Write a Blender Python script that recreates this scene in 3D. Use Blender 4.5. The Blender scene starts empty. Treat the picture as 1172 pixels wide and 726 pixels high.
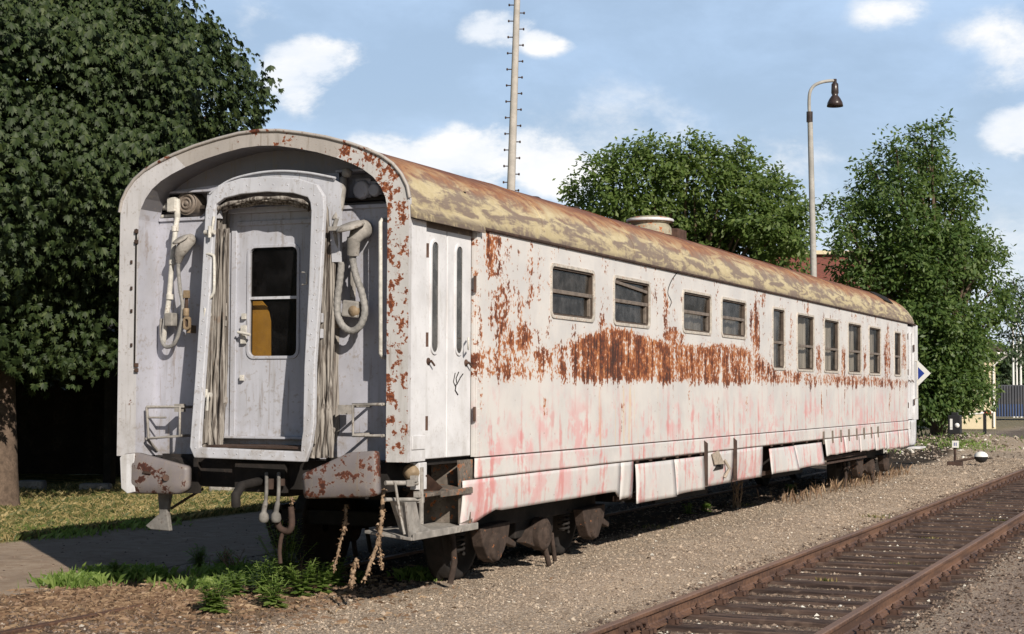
import bpy, math, random
import numpy as np
from mathutils import Vector, Matrix, noise as mnoise
random.seed(7); rng = np.random.default_rng(7)
sc = bpy.context.scene
col = sc.collection
R_ = math.radians

# ------------------------------------------------------------------ camera
F, YAW, PIT, ROL = 1858.72, 0.41318, 0.045594, 0.0034915
CAM = Vector((7.5674, -11.8379, 1.8211))
fw = Vector((-math.sin(YAW)*math.cos(PIT), math.cos(YAW)*math.cos(PIT), math.sin(PIT)))
_r = Vector((math.cos(YAW), math.sin(YAW), 0)); _u = _r.cross(fw)
rt = _r*math.cos(ROL)+_u*math.sin(ROL); up = -_r*math.sin(ROL)+_u*math.cos(ROL)
cd = bpy.data.cameras.new('camera'); cam = bpy.data.objects.new('camera', cd); col.objects.link(cam)
cd.sensor_width = 36; cd.lens = F/1172*36; cd.clip_end = 4000; cd.clip_start = .1
cam.matrix_world = Matrix(((rt.x, up.x, -fw.x, CAM.x), (rt.y, up.y, -fw.y, CAM.y), (rt.z, up.z, -fw.z, CAM.z), (0, 0, 0, 1)))
sc.camera = cam
def ray(x, y): return fw + rt*((x-586)/F) - up*((y-363)/F)
def onplane(x, y, ax, v):
    d = ray(x, y); return CAM + d*((v-CAM[ax])/d[ax])
def E(x, y, Y): return onplane(x, y, 1, Y)          # measured point -> real point on a plane across the track
def S(x, y, X=1.45): return onplane(x, y, 0, X)     # ... on a plane along the carriage side
def G(x, y, z=0.): return onplane(x, y, 2, z)
def D(x, y, d): return CAM + ray(x, y)*d            # ... at a distance

# ------------------------------------------------------------------ object helpers
def tag(o, label=None, cat=None, group=None, kind=None):
    if label: o['label'] = label
    if cat: o['category'] = cat
    if group: o['group'] = group
    if kind: o['kind'] = kind
    return o
def empty(name, loc, label, cat, group=None):
    o = bpy.data.objects.new(name, None); col.objects.link(o); o.location = loc; o.empty_display_size = .2
    return tag(o, label, cat, group)
def origin_of(o):
    v = Vector((0, 0, 0))
    while o is not None: v += o.location; o = o.parent
    return v
SPLIT = {'wall_ledge', 'brass_clasp', 'brake_coupling', 'slot_latch', 'sand_pipe', 'skirt_bracket', 'gangway_latch', 'door_bolt', 'hinge_block', 'door_hinge', 'white_mark', 'peeled_patch', 'skirt_rail', 'cable_stub', 'step_rod', 'niche_socket', 'seam_line', 'plate_digits', 'torn_metal', 'fishplate', 'door_molding', 'step_cheek', 'interior_wall', 'sash_bar', 'corner_panel', 'step_bracket', 'roof_cowl', 'draw_hook', 'door_handle', 'socket_box', 'gutter'}
class MB:
    def __init__(s): s.v = []; s.f = []; s.m = []; s.sm = []; s.mi = 0; s.smooth = False
    def add(s, vs, fs, smooth=None):
        b = len(s.v); s.v += [tuple(v) for v in vs]
        for f in fs: s.f.append([b+i for i in f]); s.m.append(s.mi); s.sm.append(s.smooth if smooth is None else smooth)
    def box(s, a, b, rot=None, piv=None):
        x0, y0, z0 = a; x1, y1, z1 = b
        vs = [Vector(p) for p in ((x0,y0,z0),(x1,y0,z0),(x1,y1,z0),(x0,y1,z0),(x0,y0,z1),(x1,y0,z1),(x1,y1,z1),(x0,y1,z1))]
        if rot is not None:
            p = Vector(piv) if piv is not None else sum(vs, Vector())/8
            vs = [rot @ (v-p)+p for v in vs]
        s.add(vs, [(0,3,2,1),(4,5,6,7),(0,1,5,4),(1,2,6,5),(2,3,7,6),(3,0,4,7)])
    def cbox(s, c, d, rot=None):
        c = Vector(c); d = Vector(d)/2; s.box(c-d, c+d, rot)
    def tube(s, pts, r, n=8, cap=True):
        pts = [Vector(p) for p in pts]; k = len(pts)
        rs = r if isinstance(r, (list, tuple)) else [r]*k
        b = []; last = None
        for i, p in enumerate(pts):
            t = (pts[min(i+1, k-1)]-pts[max(i-1, 0)]).normalized()
            if last is None:
                a = Vector((0, 0, 1)) if abs(t.z) < .9 else Vector((1, 0, 0))
                n1 = t.cross(a).normalized()
            else:
                n1 = (last - t*last.dot(t)).normalized()
            last = n1; n2 = t.cross(n1)
            for j in range(n):
                A = 2*math.pi*j/n; b.append(p+(n1*math.cos(A)+n2*math.sin(A))*rs[i])
        fs = [(i*n+j, i*n+(j+1) % n, (i+1)*n+(j+1) % n, (i+1)*n+j) for i in range(k-1) for j in range(n)]
        base = len(s.v); s.add(b, fs, True)
        if cap:
            s.add([b[j] for j in range(n)], [tuple(range(n))[::-1]], False); s.add([b[(k-1)*n+j] for j in range(n)], [tuple(range(n))], False)
    def cyl(s, p0, p1, r, n=16, r1=None): s.tube([p0, p1], [r, r if r1 is None else r1], n)
    def prism(s, poly, vec, cap=True):           # poly: planar list of points, extruded along vec
        poly = [Vector(p) for p in poly]; vec = Vector(vec); n = len(poly)
        s.add(poly+[p+vec for p in poly], [(i, (i+1) % n, n+(i+1) % n, n+i) for i in range(n)] + ([tuple(range(n))[::-1], tuple(range(n, 2*n))] if cap else []))
    def ring(s, outer, inner, vec):              # frame between two outlines with equal counts
        n = len(outer); o = [Vector(p) for p in outer]; i_ = [Vector(p) for p in inner]; vec = Vector(vec)
        vs = o+i_+[p+vec for p in o]+[p+vec for p in i_]; fs = []
        for k in range(n):
            l = (k+1) % n
            fs += [(k, l, n+l, n+k), (2*n+k, 3*n+k, 3*n+l, 2*n+l), (k, 2*n+k, 2*n+l, l), (n+k, n+l, 3*n+l, 3*n+k)]
        s.add(vs, fs)
    def lathe(s, c, prof, n=24, ax=(0, 0, 1)):   # prof: (r, h) along ax
        c = Vector(c); ax = Vector(ax).normalized(); q = Vector((0, 0, 1)).rotation_difference(ax)
        vs = [c+q @ Vector((r*math.cos(2*math.pi*j/n), r*math.sin(2*math.pi*j/n), h)) for r, h in prof for j in range(n)]
        s.add(vs, [(i*n+j, i*n+(j+1) % n, (i+1)*n+(j+1) % n, (i+1)*n+j) for i in range(len(prof)-1) for j in range(n)], True)
    def clusters(s):                             # islands that touch stay one piece
        n = len(s.v); par = list(range(n))
        def fd(i):
            while par[i] != i: par[i] = par[par[i]]; i = par[i]
            return i
        for f in s.f:
            for i in f[1:]: par[fd(i)] = fd(f[0])
        bb = {}
        for i, v in enumerate(s.v):
            r = fd(i); b = bb.setdefault(r, [list(v), list(v)])
            for k in range(3): b[0][k] = min(b[0][k], v[k]); b[1][k] = max(b[1][k], v[k])
        ks = list(bb); g = {k: k for k in ks}
        def fg(i):
            while g[i] != i: i = g[i]
            return i
        for a in range(len(ks)):
            for b in range(a):
                A, B = bb[ks[a]], bb[ks[b]]
                if all(A[0][k]-.012 < B[1][k] and B[0][k]-.012 < A[1][k] for k in range(3)): g[fg(ks[a])] = fg(ks[b])
        out = {}
        for f, m, sm_ in zip(s.f, s.m, s.sm): out.setdefault(fg(fd(f[0])), []).append((f, m, sm_))
        res = []
        for fl_ in out.values():
            q = MB(); mp = {}
            for f, m, sm_ in fl_:
                for i in f:
                    if i not in mp: mp[i] = len(q.v); q.v.append(s.v[i])
                q.f.append([mp[i] for i in f]); q.m.append(m); q.sm.append(sm_)
            res.append(q)
        return res
    def build(s, name, mat, parent=None, bevel=0, sub=0, wn=False, solid=0):
        if name in SPLIT and not getattr(s, 'one', False):
            cs = s.clusters()
            for q in cs: q.one = True; last = q.build(name, mat, parent, bevel, sub, wn, solid)
            return last
        me = bpy.data.meshes.new(name); o0 = origin_of(parent) if parent else Vector()
        me.from_pydata([(v[0]-o0.x, v[1]-o0.y, v[2]-o0.z) for v in s.v], [], s.f)
        for mt in (mat if isinstance(mat, (list, tuple)) else [mat]): me.materials.append(mt)
        me.polygons.foreach_set('material_index', s.m); me.polygons.foreach_set('use_smooth', s.sm); me.update()
        import bmesh
        bm = bmesh.new(); bm.from_mesh(me); bmesh.ops.remove_doubles(bm, verts=bm.verts, dist=1e-5) if bevel else None
        bmesh.ops.recalc_face_normals(bm, faces=bm.faces); bm.to_mesh(me); bm.free()
        o = bpy.data.objects.new(name, me); col.objects.link(o); o.parent = parent
        if solid:
            m = o.modifiers.new('s', 'SOLIDIFY'); m.thickness = solid; m.offset = 0
        if bevel:
            m = o.modifiers.new('b', 'BEVEL'); m.width = bevel; m.segments = 2; m.limit_method = 'ANGLE'; m.angle_limit = R_(40)
        if sub:
            m = o.modifiers.new('u', 'SUBSURF'); m.levels = sub; m.render_levels = sub
        return o
def at_origin(o, p):      # moves a mesh object's origin to p without moving its shape
    p = Vector(p); d = p - origin_of(o); o.data.transform(Matrix.Translation(-d)); o.location = o.location + d; return o
def npmesh(name, V, Fc, mat, parent=None, smooth=False, origin=None):
    V = np.asarray(V, dtype=np.float32); Fc = np.asarray(Fc, dtype=np.int32); k = Fc.shape[1]
    o0 = origin_of(parent) if parent else (Vector(origin) if origin is not None else Vector())
    V = V - np.array(o0, dtype=np.float32)
    me = bpy.data.meshes.new(name); me.vertices.add(len(V)); me.vertices.foreach_set('co', V.ravel())
    me.loops.add(Fc.size); me.loops.foreach_set('vertex_index', Fc.ravel())
    me.polygons.add(len(Fc)); me.polygons.foreach_set('loop_start', np.arange(0, Fc.size, k, dtype=np.int32)); me.polygons.foreach_set('loop_total', np.full(len(Fc), k, dtype=np.int32))
    me.polygons.foreach_set('use_smooth', np.full(len(Fc), smooth)); me.update(calc_edges=True); me.validate()
    me.materials.append(mat)
    o = bpy.data.objects.new(name, me); col.objects.link(o); o.parent = parent
    if parent is None and origin is not None: o.location = origin
    return o
def rrect(a0, a1, b0, b1, r, n=5):               # rounded rectangle, list of (a, b)
    out = []
    for ca, cb, s0 in ((a1-r, b1-r, 0), (a0+r, b1-r, 90), (a0+r, b0+r, 180), (a1-r, b0+r, 270)):
        for k in range(n+1):
            A = R_(s0+90*k/n); out.append((ca+r*math.cos(A), cb+r*math.sin(A)))
    return out
def copy_tree(o, parent=None):
    c = o.copy(); col.objects.link(c); c.parent = parent
    for ch in [x for x in bpy.data.objects if x.parent == o]: copy_tree(ch, c)
    return c
def spline(pts, n=8):
    pts = [Vector(p) for p in pts]; P = [pts[0]]+pts+[pts[-1]]; out = []
    for i in range(1, len(P)-2):
        for k in range(n):
            t = k/n; a, b, c, d = P[i-1:i+3]
            out.append(.5*((2*b)+(c-a)*t+(2*a-5*b+4*c-d)*t*t+(3*b-a-3*c+d)*t**3))
    return out+[pts[-1]]

# ------------------------------------------------------------------ node helpers
class X_:
    def __init__(s, t, k): s.t = t; s.k = k
    def _o(s, op, b, c=None, cl=False): return s.t.math(op, s, b, c, cl)
    def __add__(s, b): return s._o('ADD', b)
    __radd__ = __add__
    def __sub__(s, b): return s._o('SUBTRACT', b)
    def __rsub__(s, b): return s.t.math('SUBTRACT', b, s)
    def __mul__(s, b): return s._o('MULTIPLY', b)
    __rmul__ = __mul__
    def __truediv__(s, b): return s._o('DIVIDE', b)
    def max(s, b): return s._o('MAXIMUM', b)
    def min(s, b): return s._o('MINIMUM', b)
    def clamp(s): return s._o('ADD', 0., None, True)
    def ss(s, a, b):                             # smooth step from a to b
        return s.t.maprange(s, a, b, 0., 1., True)
    def ln(s, a, b, c=0., d=1.): return s.t.maprange(s, a, b, c, d, False)
class T:
    def __init__(s, name, world=False):
        if world: s.tree = world
        else:
            s.mat = bpy.data.materials.new(name); s.mat.use_nodes = True; s.tree = s.mat.node_tree; s.tree.nodes.clear()
    def n(s, ty, **kw):
        x = s.tree.nodes.new(ty)
        for k, v in kw.items(): setattr(x, k, v)
        return x
    def link(s, v, inp):
        if isinstance(v, X_): s.tree.links.new(v.k, inp)
        elif v is not None:
            if isinstance(v, (tuple, list)) and len(v) == 3 and inp.type == 'RGBA': v = (*v, 1)
            inp.default_value = v
    def math(s, op, a, b=None, c=None, cl=False):
        x = s.n('ShaderNodeMath', operation=op, use_clamp=cl)
        s.link(a, x.inputs[0]); s.link(b, x.inputs[1])
        if c is not None: s.link(c, x.inputs[2])
        return X_(s, x.outputs[0])
    def maprange(s, v, a, b, c, d, smooth):
        x = s.n('ShaderNodeMapRange', interpolation_type='SMOOTHSTEP' if smooth else 'LINEAR')
        for q, i in ((v, 0), (a, 1), (b, 2), (c, 3), (d, 4)): s.link(q, x.inputs[i])
        return X_(s, x.outputs[0])
    def pos(s): return X_(s, s.n('ShaderNodeNewGeometry').outputs['Position'])
    def obj(s): return X_(s, s.n('ShaderNodeTexCoord').outputs['Object'])
    def island(s): return X_(s, s.n('ShaderNodeNewGeometry').outputs['Random Per Island'])
    def xyz(s, v):
        x = s.n('ShaderNodeSeparateXYZ'); s.link(v, x.inputs[0]); return [X_(s, o) for o in x.outputs]
    def vec(s, a, b, c):
        x = s.n('ShaderNodeCombineXYZ'); s.link(a, x.inputs[0]); s.link(b, x.inputs[1]); s.link(c, x.inputs[2]); return X_(s, x.outputs[0])
    def noise(s, v, sc, det=4., ro=.55, dist=0., lac=2.):
        x = s.n('ShaderNodeTexNoise'); s.link(v, x.inputs['Vector']); s.link(float(sc), x.inputs['Scale']); s.link(float(det), x.inputs['Detail']); s.link(float(ro), x.inputs['Roughness']); s.link(float(dist), x.inputs['Distortion'])
        return X_(s, x.outputs[0])
    def voro(s, v, sc, out='Distance', feat='F1'):
        x = s.n('ShaderNodeTexVoronoi', feature=feat); s.link(v, x.inputs['Vector']); s.link(float(sc), x.inputs['Scale'])
        return X_(s, x.outputs[out])
    def ramp(s, f, stops, interp='LINEAR'):
        x = s.n('ShaderNodeValToRGB'); s.link(f, x.inputs[0]); e = x.color_ramp.elements; x.color_ramp.interpolation = interp
        while len(e) < len(stops): e.new(.5)
        for el, (p, c) in zip(e, stops):
            el.position = p; el.color = (*(c if isinstance(c, (tuple, list)) else (c, c, c)), 1)
        return X_(s, x.outputs[0])
    def mix(s, f, a, b, mode='MIX'):
        x = s.n('ShaderNodeMix', data_type='RGBA', blend_type=mode); s.link(f, x.inputs[0]); s.link(a, x.inputs[6]); s.link(b, x.inputs[7]); return X_(s, x.outputs[2])
    def bump(s, h, st=.3, d=.02):
        x = s.n('ShaderNodeBump'); s.link(float(st), x.inputs['Strength']); s.link(float(d), x.inputs['Distance']); s.link(h, x.inputs['Height']); return X_(s, x.outputs[0])
    def pbr(s, c, ro=.6, me=0., nrm=None, spec=.4, **kw):
        x = s.n('ShaderNodeBsdfPrincipled'); s.link(c, x.inputs['Base Color']); s.link(ro, x.inputs['Roughness']); s.link(me, x.inputs['Metallic']); s.link(spec, x.inputs['Specular IOR Level'])
        if nrm is not None: s.link(nrm, x.inputs['Normal'])
        for k, v in kw.items(): s.link(v, x.inputs[k])
        s.surf = x; return x.outputs[0]
    def out(s, sh):
        x = s.n('ShaderNodeOutputMaterial'); s.tree.links.new(sh, x.inputs[0]); return s.mat
RUST = [(0., (.48, .22, .10)), (.22, (.37, .125, .045)), (.5, (.17, .053, .027)), (1., (.055, .024, .019))]

def simple(name, c, ro=.6, var=.25, sc=6., dirt=(.12, .09, .07), dirtamt=.25, bump=.15, me=0., rust=0., spec=.3):
    t = T(name); p = t.pos(); n1 = t.noise(p, sc, 6, .6); n2 = t.noise(p, sc*5, 4, .6)
    c1 = t.mix(n1.ss(.3, .7), tuple(x*(1-var) for x in c), tuple(min(1, x*(1+var*.4)) for x in c))
    c1 = t.mix((n2*.5+n1*.5).ss(.52, .66)*dirtamt, c1, dirt)
    h = n2
    if rust:
        k = (t.noise(p, sc*2.3, 7, .65)+rust-1.)
        m = k.ss(0., .04); c1 = t.mix(m, c1, t.ramp(k*4., RUST)); h = h*.5-m*.4
    return t.out(t.pbr(c1, ro, me, t.bump(h, bump, .01), spec))

# -------- carriage side paint: white, pink where old red shows through, rust band under the windows
def side_paint(name, skirt=False):
    t = T(name); p = t.pos(); x, y, z = t.xyz(p)
    u = y/24.2
    stk = t.noise(t.vec(0., y*7., z*.75), 1., 5, .6)
    stk2 = t.noise(t.vec(3., y*22., z*1.6), 1., 4, .6)
    blot = t.noise(p, 1.9, 6, .62); mid = t.noise(p, 6.5, 6, .66); fine = t.noise(p, 26., 4, .6)
    base = t.mix(blot.ss(.35, .65), (.67, .645, .63), (.58, .565, .565))
    base = t.mix(stk2.ss(.5, .75)*.35, base, (.60, .575, .53))
    # old red ghosting through
    low = z.ss(2.05, 1.35) if not skirt else 1.
    g1 = t.noise(t.vec(0., y*1.1, z*1.3), 1., 4, .6, .6)
    far = y.ln(6., 16., 0., 1.).clamp()
    pk = (g1*.45+mid*.40+stk*.15).ss(.485, .555)*low*t.noise(p, 1.4, 3, .6).ss(.38, .58)
    base = t.mix(pk*(.72 if not skirt else .66), base, (.70, .36, .37))
    pk2 = (stk+mid*.35).ss(.70, .82)*low
    base = t.mix(pk2*.6, base, (.60, .19, .19))
    if not skirt:
        # yellowish run marks below the band
        yr = (t.noise(t.vec(9., y*14., z*.25), 1., 3, .5).ss(.56, .66))*(y.ss(3.6, 4.4)*y.ss(6.6, 5.8))*z.ss(1.95, 1.8)
        base = t.mix(yr*.55, base, (.74, .50, .22))
        # band density
        zt = t.ramp(u, [(0., .3), (.055, .55), (.08, .66), (.13, .62), (.17, .86), (.20, 1.05), (.26, .86), (.33, .84), (.40, .95), (.45, .84), (.49, .48), (.60, .40), (.78, .42), (.97, .34)])*.62+1.93   # top of band
        core = t.ramp(u, [(0., 0.), (.055, .66), (.08, .82), (.13, .74), (.17, .93), (.24, 1.), (.30, .93), (.38, .88), (.455, .80), (.48, .80), (.60, .76), (.78, .78), (.97, .68)])
        wob = (stk-.5)*.42
        B = (z+wob*.5+(mid-.5)*.25).ss(1.84, 1.98)*(1.-(z+wob+(mid-.5)*.3).ss(zt-.12, zt+.12))
        dens = B*core*.70
        # drips under the band
        drip = t.noise(t.vec(5., y*16., z*.35), 1., 2, .5)
        dens = dens.max(drip.ss(.64, .72)*z.ss(1.3, 1.95)*z.ss(2.0, 1.9)*.52)
        def blob(y0, z0, ry, rz, a):
            nonlocal dens
            dy = (y+(blot-.5)*.35-y0)/ry; dz = (z-z0)/rz
            dens = dens.max((1.-(dy*dy+dz*dz)).clamp()._o('POWER', .6)*a)
        for b in [(1.62, 3.12, .24, .42, .66), (1.95, 2.55, .75, .62, .50), (2.2, 2.2, .85, .42, .60), (2.55, 2.9, .16, .5, .5), (6.72, 2.8, .2, .5, .55), (7.0, 2.5, .55, .14, .66),
                  (10.75, 2.65, .36, .65, .62), (11.15, 3.15, .5, .18, .5), (12.85, 2.55, .22, .65, .52), (14.75, 2.35, .3, .42, .60), (16.6, 2.35, .28, .42, .60), (18.5, 2.4, .25, .5, .55),
                  (20.7, 2.6, .5, .8, .60), (22.5, 2.7, .4, .6, .58), (13.9, 3.15, .3, .14, .5), (17.6, 3.17, .5, .1, .5), (14.9, 1.65, .06, .45, .55), (16.7, 1.8, .05, .25, .55), (12.6, 1.8, .07, .3, .5), (10.3, 1.7, .1, .35, .5), (7.6, 1.8, .07, .4, .5), (5.2, 1.7, .06, .5, .5), (8.85, 1.55, .14, .42, .42), (4.6, 2.5, .25, .2, .55), (2.9, 1.75, .1, .3, .45), (20.9, 1.7, .1, .6, .5), (1.4, 2.2, .06, 1.2, .5)]:
            blob(*b)
        dens = dens.max(z.ss(3.14, 3.3)*.36).max(z.ss(1.9, 2.2)*.27).max(y.ss(3.4, 1.6)*z.ss(1.7, 2.4)*.36)
        dens = dens + (mid-.5)*.12*z.ss(1.7, 2.3)
        nz = mid*.36+stk*.30+fine*.26+blot*.08
        k = (nz-.5)*2.7+.5+dens-1.
    else:
        nz = mid*.5+fine*.2+stk*.3
        k = nz-.665
    m = k.ss(-.01, .02)
    halo = k.ss(-.10, 0.)
    base = t.mix(halo*.32, base, (.68, .42, .28))
    rc = t.ramp((k*1.6+.12+(stk2-.5)*1.9+(stk-.5)*1.6+(mid-.5)*1.3+(blot-.5)*.9).clamp(), RUST)
    rc = t.mix(fine.ss(.6, .72)*.35, rc, (.50, .30, .20))
    c = t.mix(m, base, rc)
    spk = t.voro(p, 9., 'Distance'); sp = (spk+(fine-.5)*.05).ss(.085, .06)*t.noise(p, 1.1, 2).ss(.42, .62)
    c = t.mix(sp*.8, c, (.20, .08, .045))
    ro = t.maprange(m, 0., 1., .42, .85, False)
    h = mid*.25+fine*.12-m*.5+blot*.5
    return t.out(t.pbr(c, ro, 0., t.bump(h, .35, .012), .35))
def roof_paint():
    t = T('roof paint'); p = t.pos(); x, y, z = t.xyz(p)
    q = t.vec(0., y*1.5+z*4.2, z*7.5-y*.55)
    n = t.noise(q, 1.0, 6, .62, .8); n2 = t.noise(p, 9., 6, .65); n3 = t.noise(p, 1.0, 4, .6); stk = t.noise(t.vec(0., y*5., z*3.), 1., 5, .65)
    c = t.mix(n2.ss(.3, .7), (.46, .385, .235), (.57, .49, .32))
    c = t.mix((n*.8+n2*.3-.05).ss(.44, .56)*.82, c, (.17, .125, .12))
    k = z+(stk-.5)*.26+(n3-.5)*.34+(n-.5)*.2
    c = t.mix(k.ss(3.52, 3.74)*.85, c, t.mix(n2.ss(.4, .62), (.36, .165, .075), (.24, .09, .042)))
    c = t.mix(k.ss(3.72, 3.88), c, t.mix(n2.ss(.35, .65), (.12, .052, .038), (.20, .08, .045)))
    c = t.mix(z.ss(3.37, 3.28)*.8*n2.ss(.3, .5), c, (.13, .10, .085))
    return t.out(t.pbr(c, .7, 0., t.bump(n2+n3*2., .25, .01), .3))
def end_paint(name, c0=(.43, .435, .50), rust=.30, chips=True, grime=1., rs=.22):
    t = T(name); p = t.pos(); x, y, z = t.xyz(p)
    n1 = t.noise(p, 2.2, 6, .6); n2 = t.noise(p, 9., 6, .66); n3 = t.noise(p, 34., 4, .6); st = t.noise(t.vec(x*14., y*3., z*1.1), 1., 5, .6)
    c = t.mix(n1.ss(.3, .7), tuple(v*.86 for v in c0), tuple(min(1, v*1.07) for v in c0))
    c = t.mix(st.ss(.52, .72)*.4, c, tuple(v*.7 for v in (.46, .42, .36)))
    c = t.mix((n3*.6+n2*.4).ss(.54, .62)*.5*grime, c, (.25, .21, .175)); c = t.mix((n1*.5+st*.5).ss(.50, .64)*.45*grime, c, tuple(v*.62 for v in c0)); c = t.mix((t.noise(t.vec(x*30., y*5., z*2.2), 1., 4, .6)).ss(.60, .70)*.45*grime, c, (.20, .15, .11)); c = t.mix(z.ss(1.75, 1.25)*n2.ss(.4, .6)*.35*grime, c, (.24, .20, .16))
    k = n2*.58+n3*.2+n1*.22+rust-1.
    m = k.ss(0., .012)
    c = t.mix(m, c, t.ramp((k*5.+rs+(n3-.5)*1.2+(n2-.5)).clamp(), RUST))
    return t.out(t.pbr(c, .5, 0., t.bump(n2*.3-m*.6+n1*.3, .35, .01), .35))
M = {}
M['side'] = side_paint('side paint'); M['skirt'] = side_paint('skirt paint', True); M['roof'] = roof_paint()
M['end'] = end_paint('end wall paint', rust=.33)
M['flange'] = end_paint('flange paint', (.54, .53, .55), rust=.385)
M['flange_r'] = end_paint('rusty flange paint', (.52, .51, .51), rust=.485)
M['door'] = end_paint('door paint', (.46, .47, .53), rust=.28)
M['frame'] = end_paint('gangway paint', (.50, .51, .56), rust=.30)
M['white'] = end_paint('white door paint', (.70, .70, .73), rust=.32, grime=.35)
M['rimtop'] = end_paint('rim paint', (.40, .37, .35), rust=.43)
M['wallshade'] = end_paint('shaded upper wall paint', (.235, .23, .255), rust=.30)  # arch shadow painted into the colour of the upper end wall
M['hoodshade'] = end_paint('shaded hood paint', (.17, .165, .18), rust=.30)  # arch underside: dirt plus shade painted into the colour
M['buffer'] = end_paint('buffer paint', (.185, .165, .17), rust=.455, rs=.7)
M['buffer_r'] = end_paint('rusty buffer paint', (.185, .165, .17), rust=.49, rs=.55)
M['rust'] = simple('rusty steel', (.095, .055, .042), .85, .4, 9., (.07, .04, .03), .6)
M['darkrust'] = simple('dark rusty steel', (.065, .042, .034), .85, .4, 7., (.12, .06, .04), .6)
M['black'] = simple('dark underframe', (.022, .019, .018), .8, .4, 6., (.05, .035, .03), .5)
M['bogie'] = simple('dusty bogie steel', (.065, .046, .038), .9, .5, 8., (.025, .018, .016), .8, .5, rust=.36)
M['steel'] = simple('painted steel tube', (.60, .58, .54), .5, .3, 14., (.22, .16, .12), .7)
M['ventpaint'] = simple('vent paint', (.36, .33, .25), .7, .35, 6., (.16, .1, .07), .8, rust=.44)
M['brass'] = simple('aged brass fitting', (.27, .20, .13), .55, .3, 20., (.18, .12, .08), .5)
M['rubber'] = simple('worn rubber hose', (.30, .29, .28), .6, .4, 30., (.12, .10, .09), .8)
M['stepdark'] = simple('grimy step steel', (.17, .145, .125), .85, .5, 8., (.06, .045, .035), .9, .4, rust=.43)
M['stepgrey'] = simple('dull grey steel', (.20, .19, .18), .8, .4, 7., (.08, .06, .05), .8)
M['dirtygrey'] = simple('dirty grey step', (.33, .31, .29), .8, .4, 7., (.12, .09, .07), .8)
M['framedark'] = simple('dark window rubber', (.10, .075, .06), .6, .3, 10.)
M['framepaint'] = simple('window frame paint', (.56, .52, .47), .7, .35, 14., (.22, .11, .07), .8, rust=.38)
M['frametan'] = simple('window frame putty', (.42, .36, .30), .7, .4, 12., (.16, .09, .06), .8)
M['sash'] = simple('sash bar', (.20, .165, .14), .55, .35, 14.)
M['interior'] = simple('dark interior', (.05, .04, .035), .8, .3, 4.)
M['ochre'] = simple('ochre panel', (.50, .27, .045), .5, .2, 4.)
M['curtain'] = None
def canvas():
    t = T('gangway bellows canvas'); p = t.pos(); x, y, z = t.xyz(p)
    w = t.noise(t.vec(x*42., y*42., z*1.5), 1., 4, .6); n = t.noise(p, 8., 5, .6)
    c = t.mix(w.ss(.36, .62), (.075, .062, .055), (.33, .305, .28)); c = t.mix(n.ss(.6, .7)*.4, c, (.18, .11, .07))
    return t.out(t.pbr(c, .9, 0., t.bump(w, .6, .02), .1))
M['canvas'] = canvas()
def curtain():
    t = T('curtain'); p = t.pos(); x, y, z = t.xyz(p)
    w = t.noise(t.vec(0., y*24., z*.8), 1., 3, .5)
    return t.out(t.pbr(t.mix(w.ss(.35, .65), (.22, .21, .20), (.55, .52, .48)), .9))
M['curtain'] = curtain()
def glass(name, tr=.45, col_=(.055, .05, .045)):
    t = T(name); p = t.pos(); n = t.noise(p, 5., 6, .65); n2 = t.noise(p, 30., 3, .6)
    c = t.mix((n*.7+n2*.3).ss(.40, .70), col_, tuple(min(1, v*1.8) for v in col_))
    s1 = t.pbr(c, (n*.3+.02), 0., t.bump(n2, .05, .005), .5)
    tb = t.n('ShaderNodeBsdfTransparent'); tb.inputs[0].default_value = (.75, .73, .7, 1)
    mx = t.n('ShaderNodeMixShader'); t.link((n.ss(.35, .7)*(1-tr)*.6+(1-tr)*.7).clamp(), mx.inputs[0]); t.tree.links.new(tb.outputs[0], mx.inputs[1]); t.tree.links.new(s1, mx.inputs[2])
    return t.out(mx.outputs[0])
M['glass'] = glass('dirty window glass', .45, (.05, .042, .036)); M['glassthin'] = glass('thin dirty window glass', .80, (.12, .115, .11)); M['glassclear'] = glass('door window glass', .85, (.03, .028, .03)); M['glassdark'] = glass('grimy slit glass', .05, (.06, .055, .05))

# ------------------------------------------------------------------ railway carriage
HW = 1.45; L = 24.2; ZG = 3.29; ZS = 1.235
coach = empty('railway_carriage', (0, 12.1, 0), 'derelict white passenger railway carriage with peeling rust patches and dark windows', 'railway carriage')
PROF = [(1.45, 3.28), (1.447, 3.40), (1.425, 3.50), (1.37, 3.60), (1.29, 3.69), (1.18, 3.765), (1.05, 3.825), (.88, 3.887), (.66, 3.95), (.42, 4.0), (.2, 4.035), (0, 4.045)]
PROF = PROF + [(-x, z) for x, z in PROF[-2::-1]]

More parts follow.
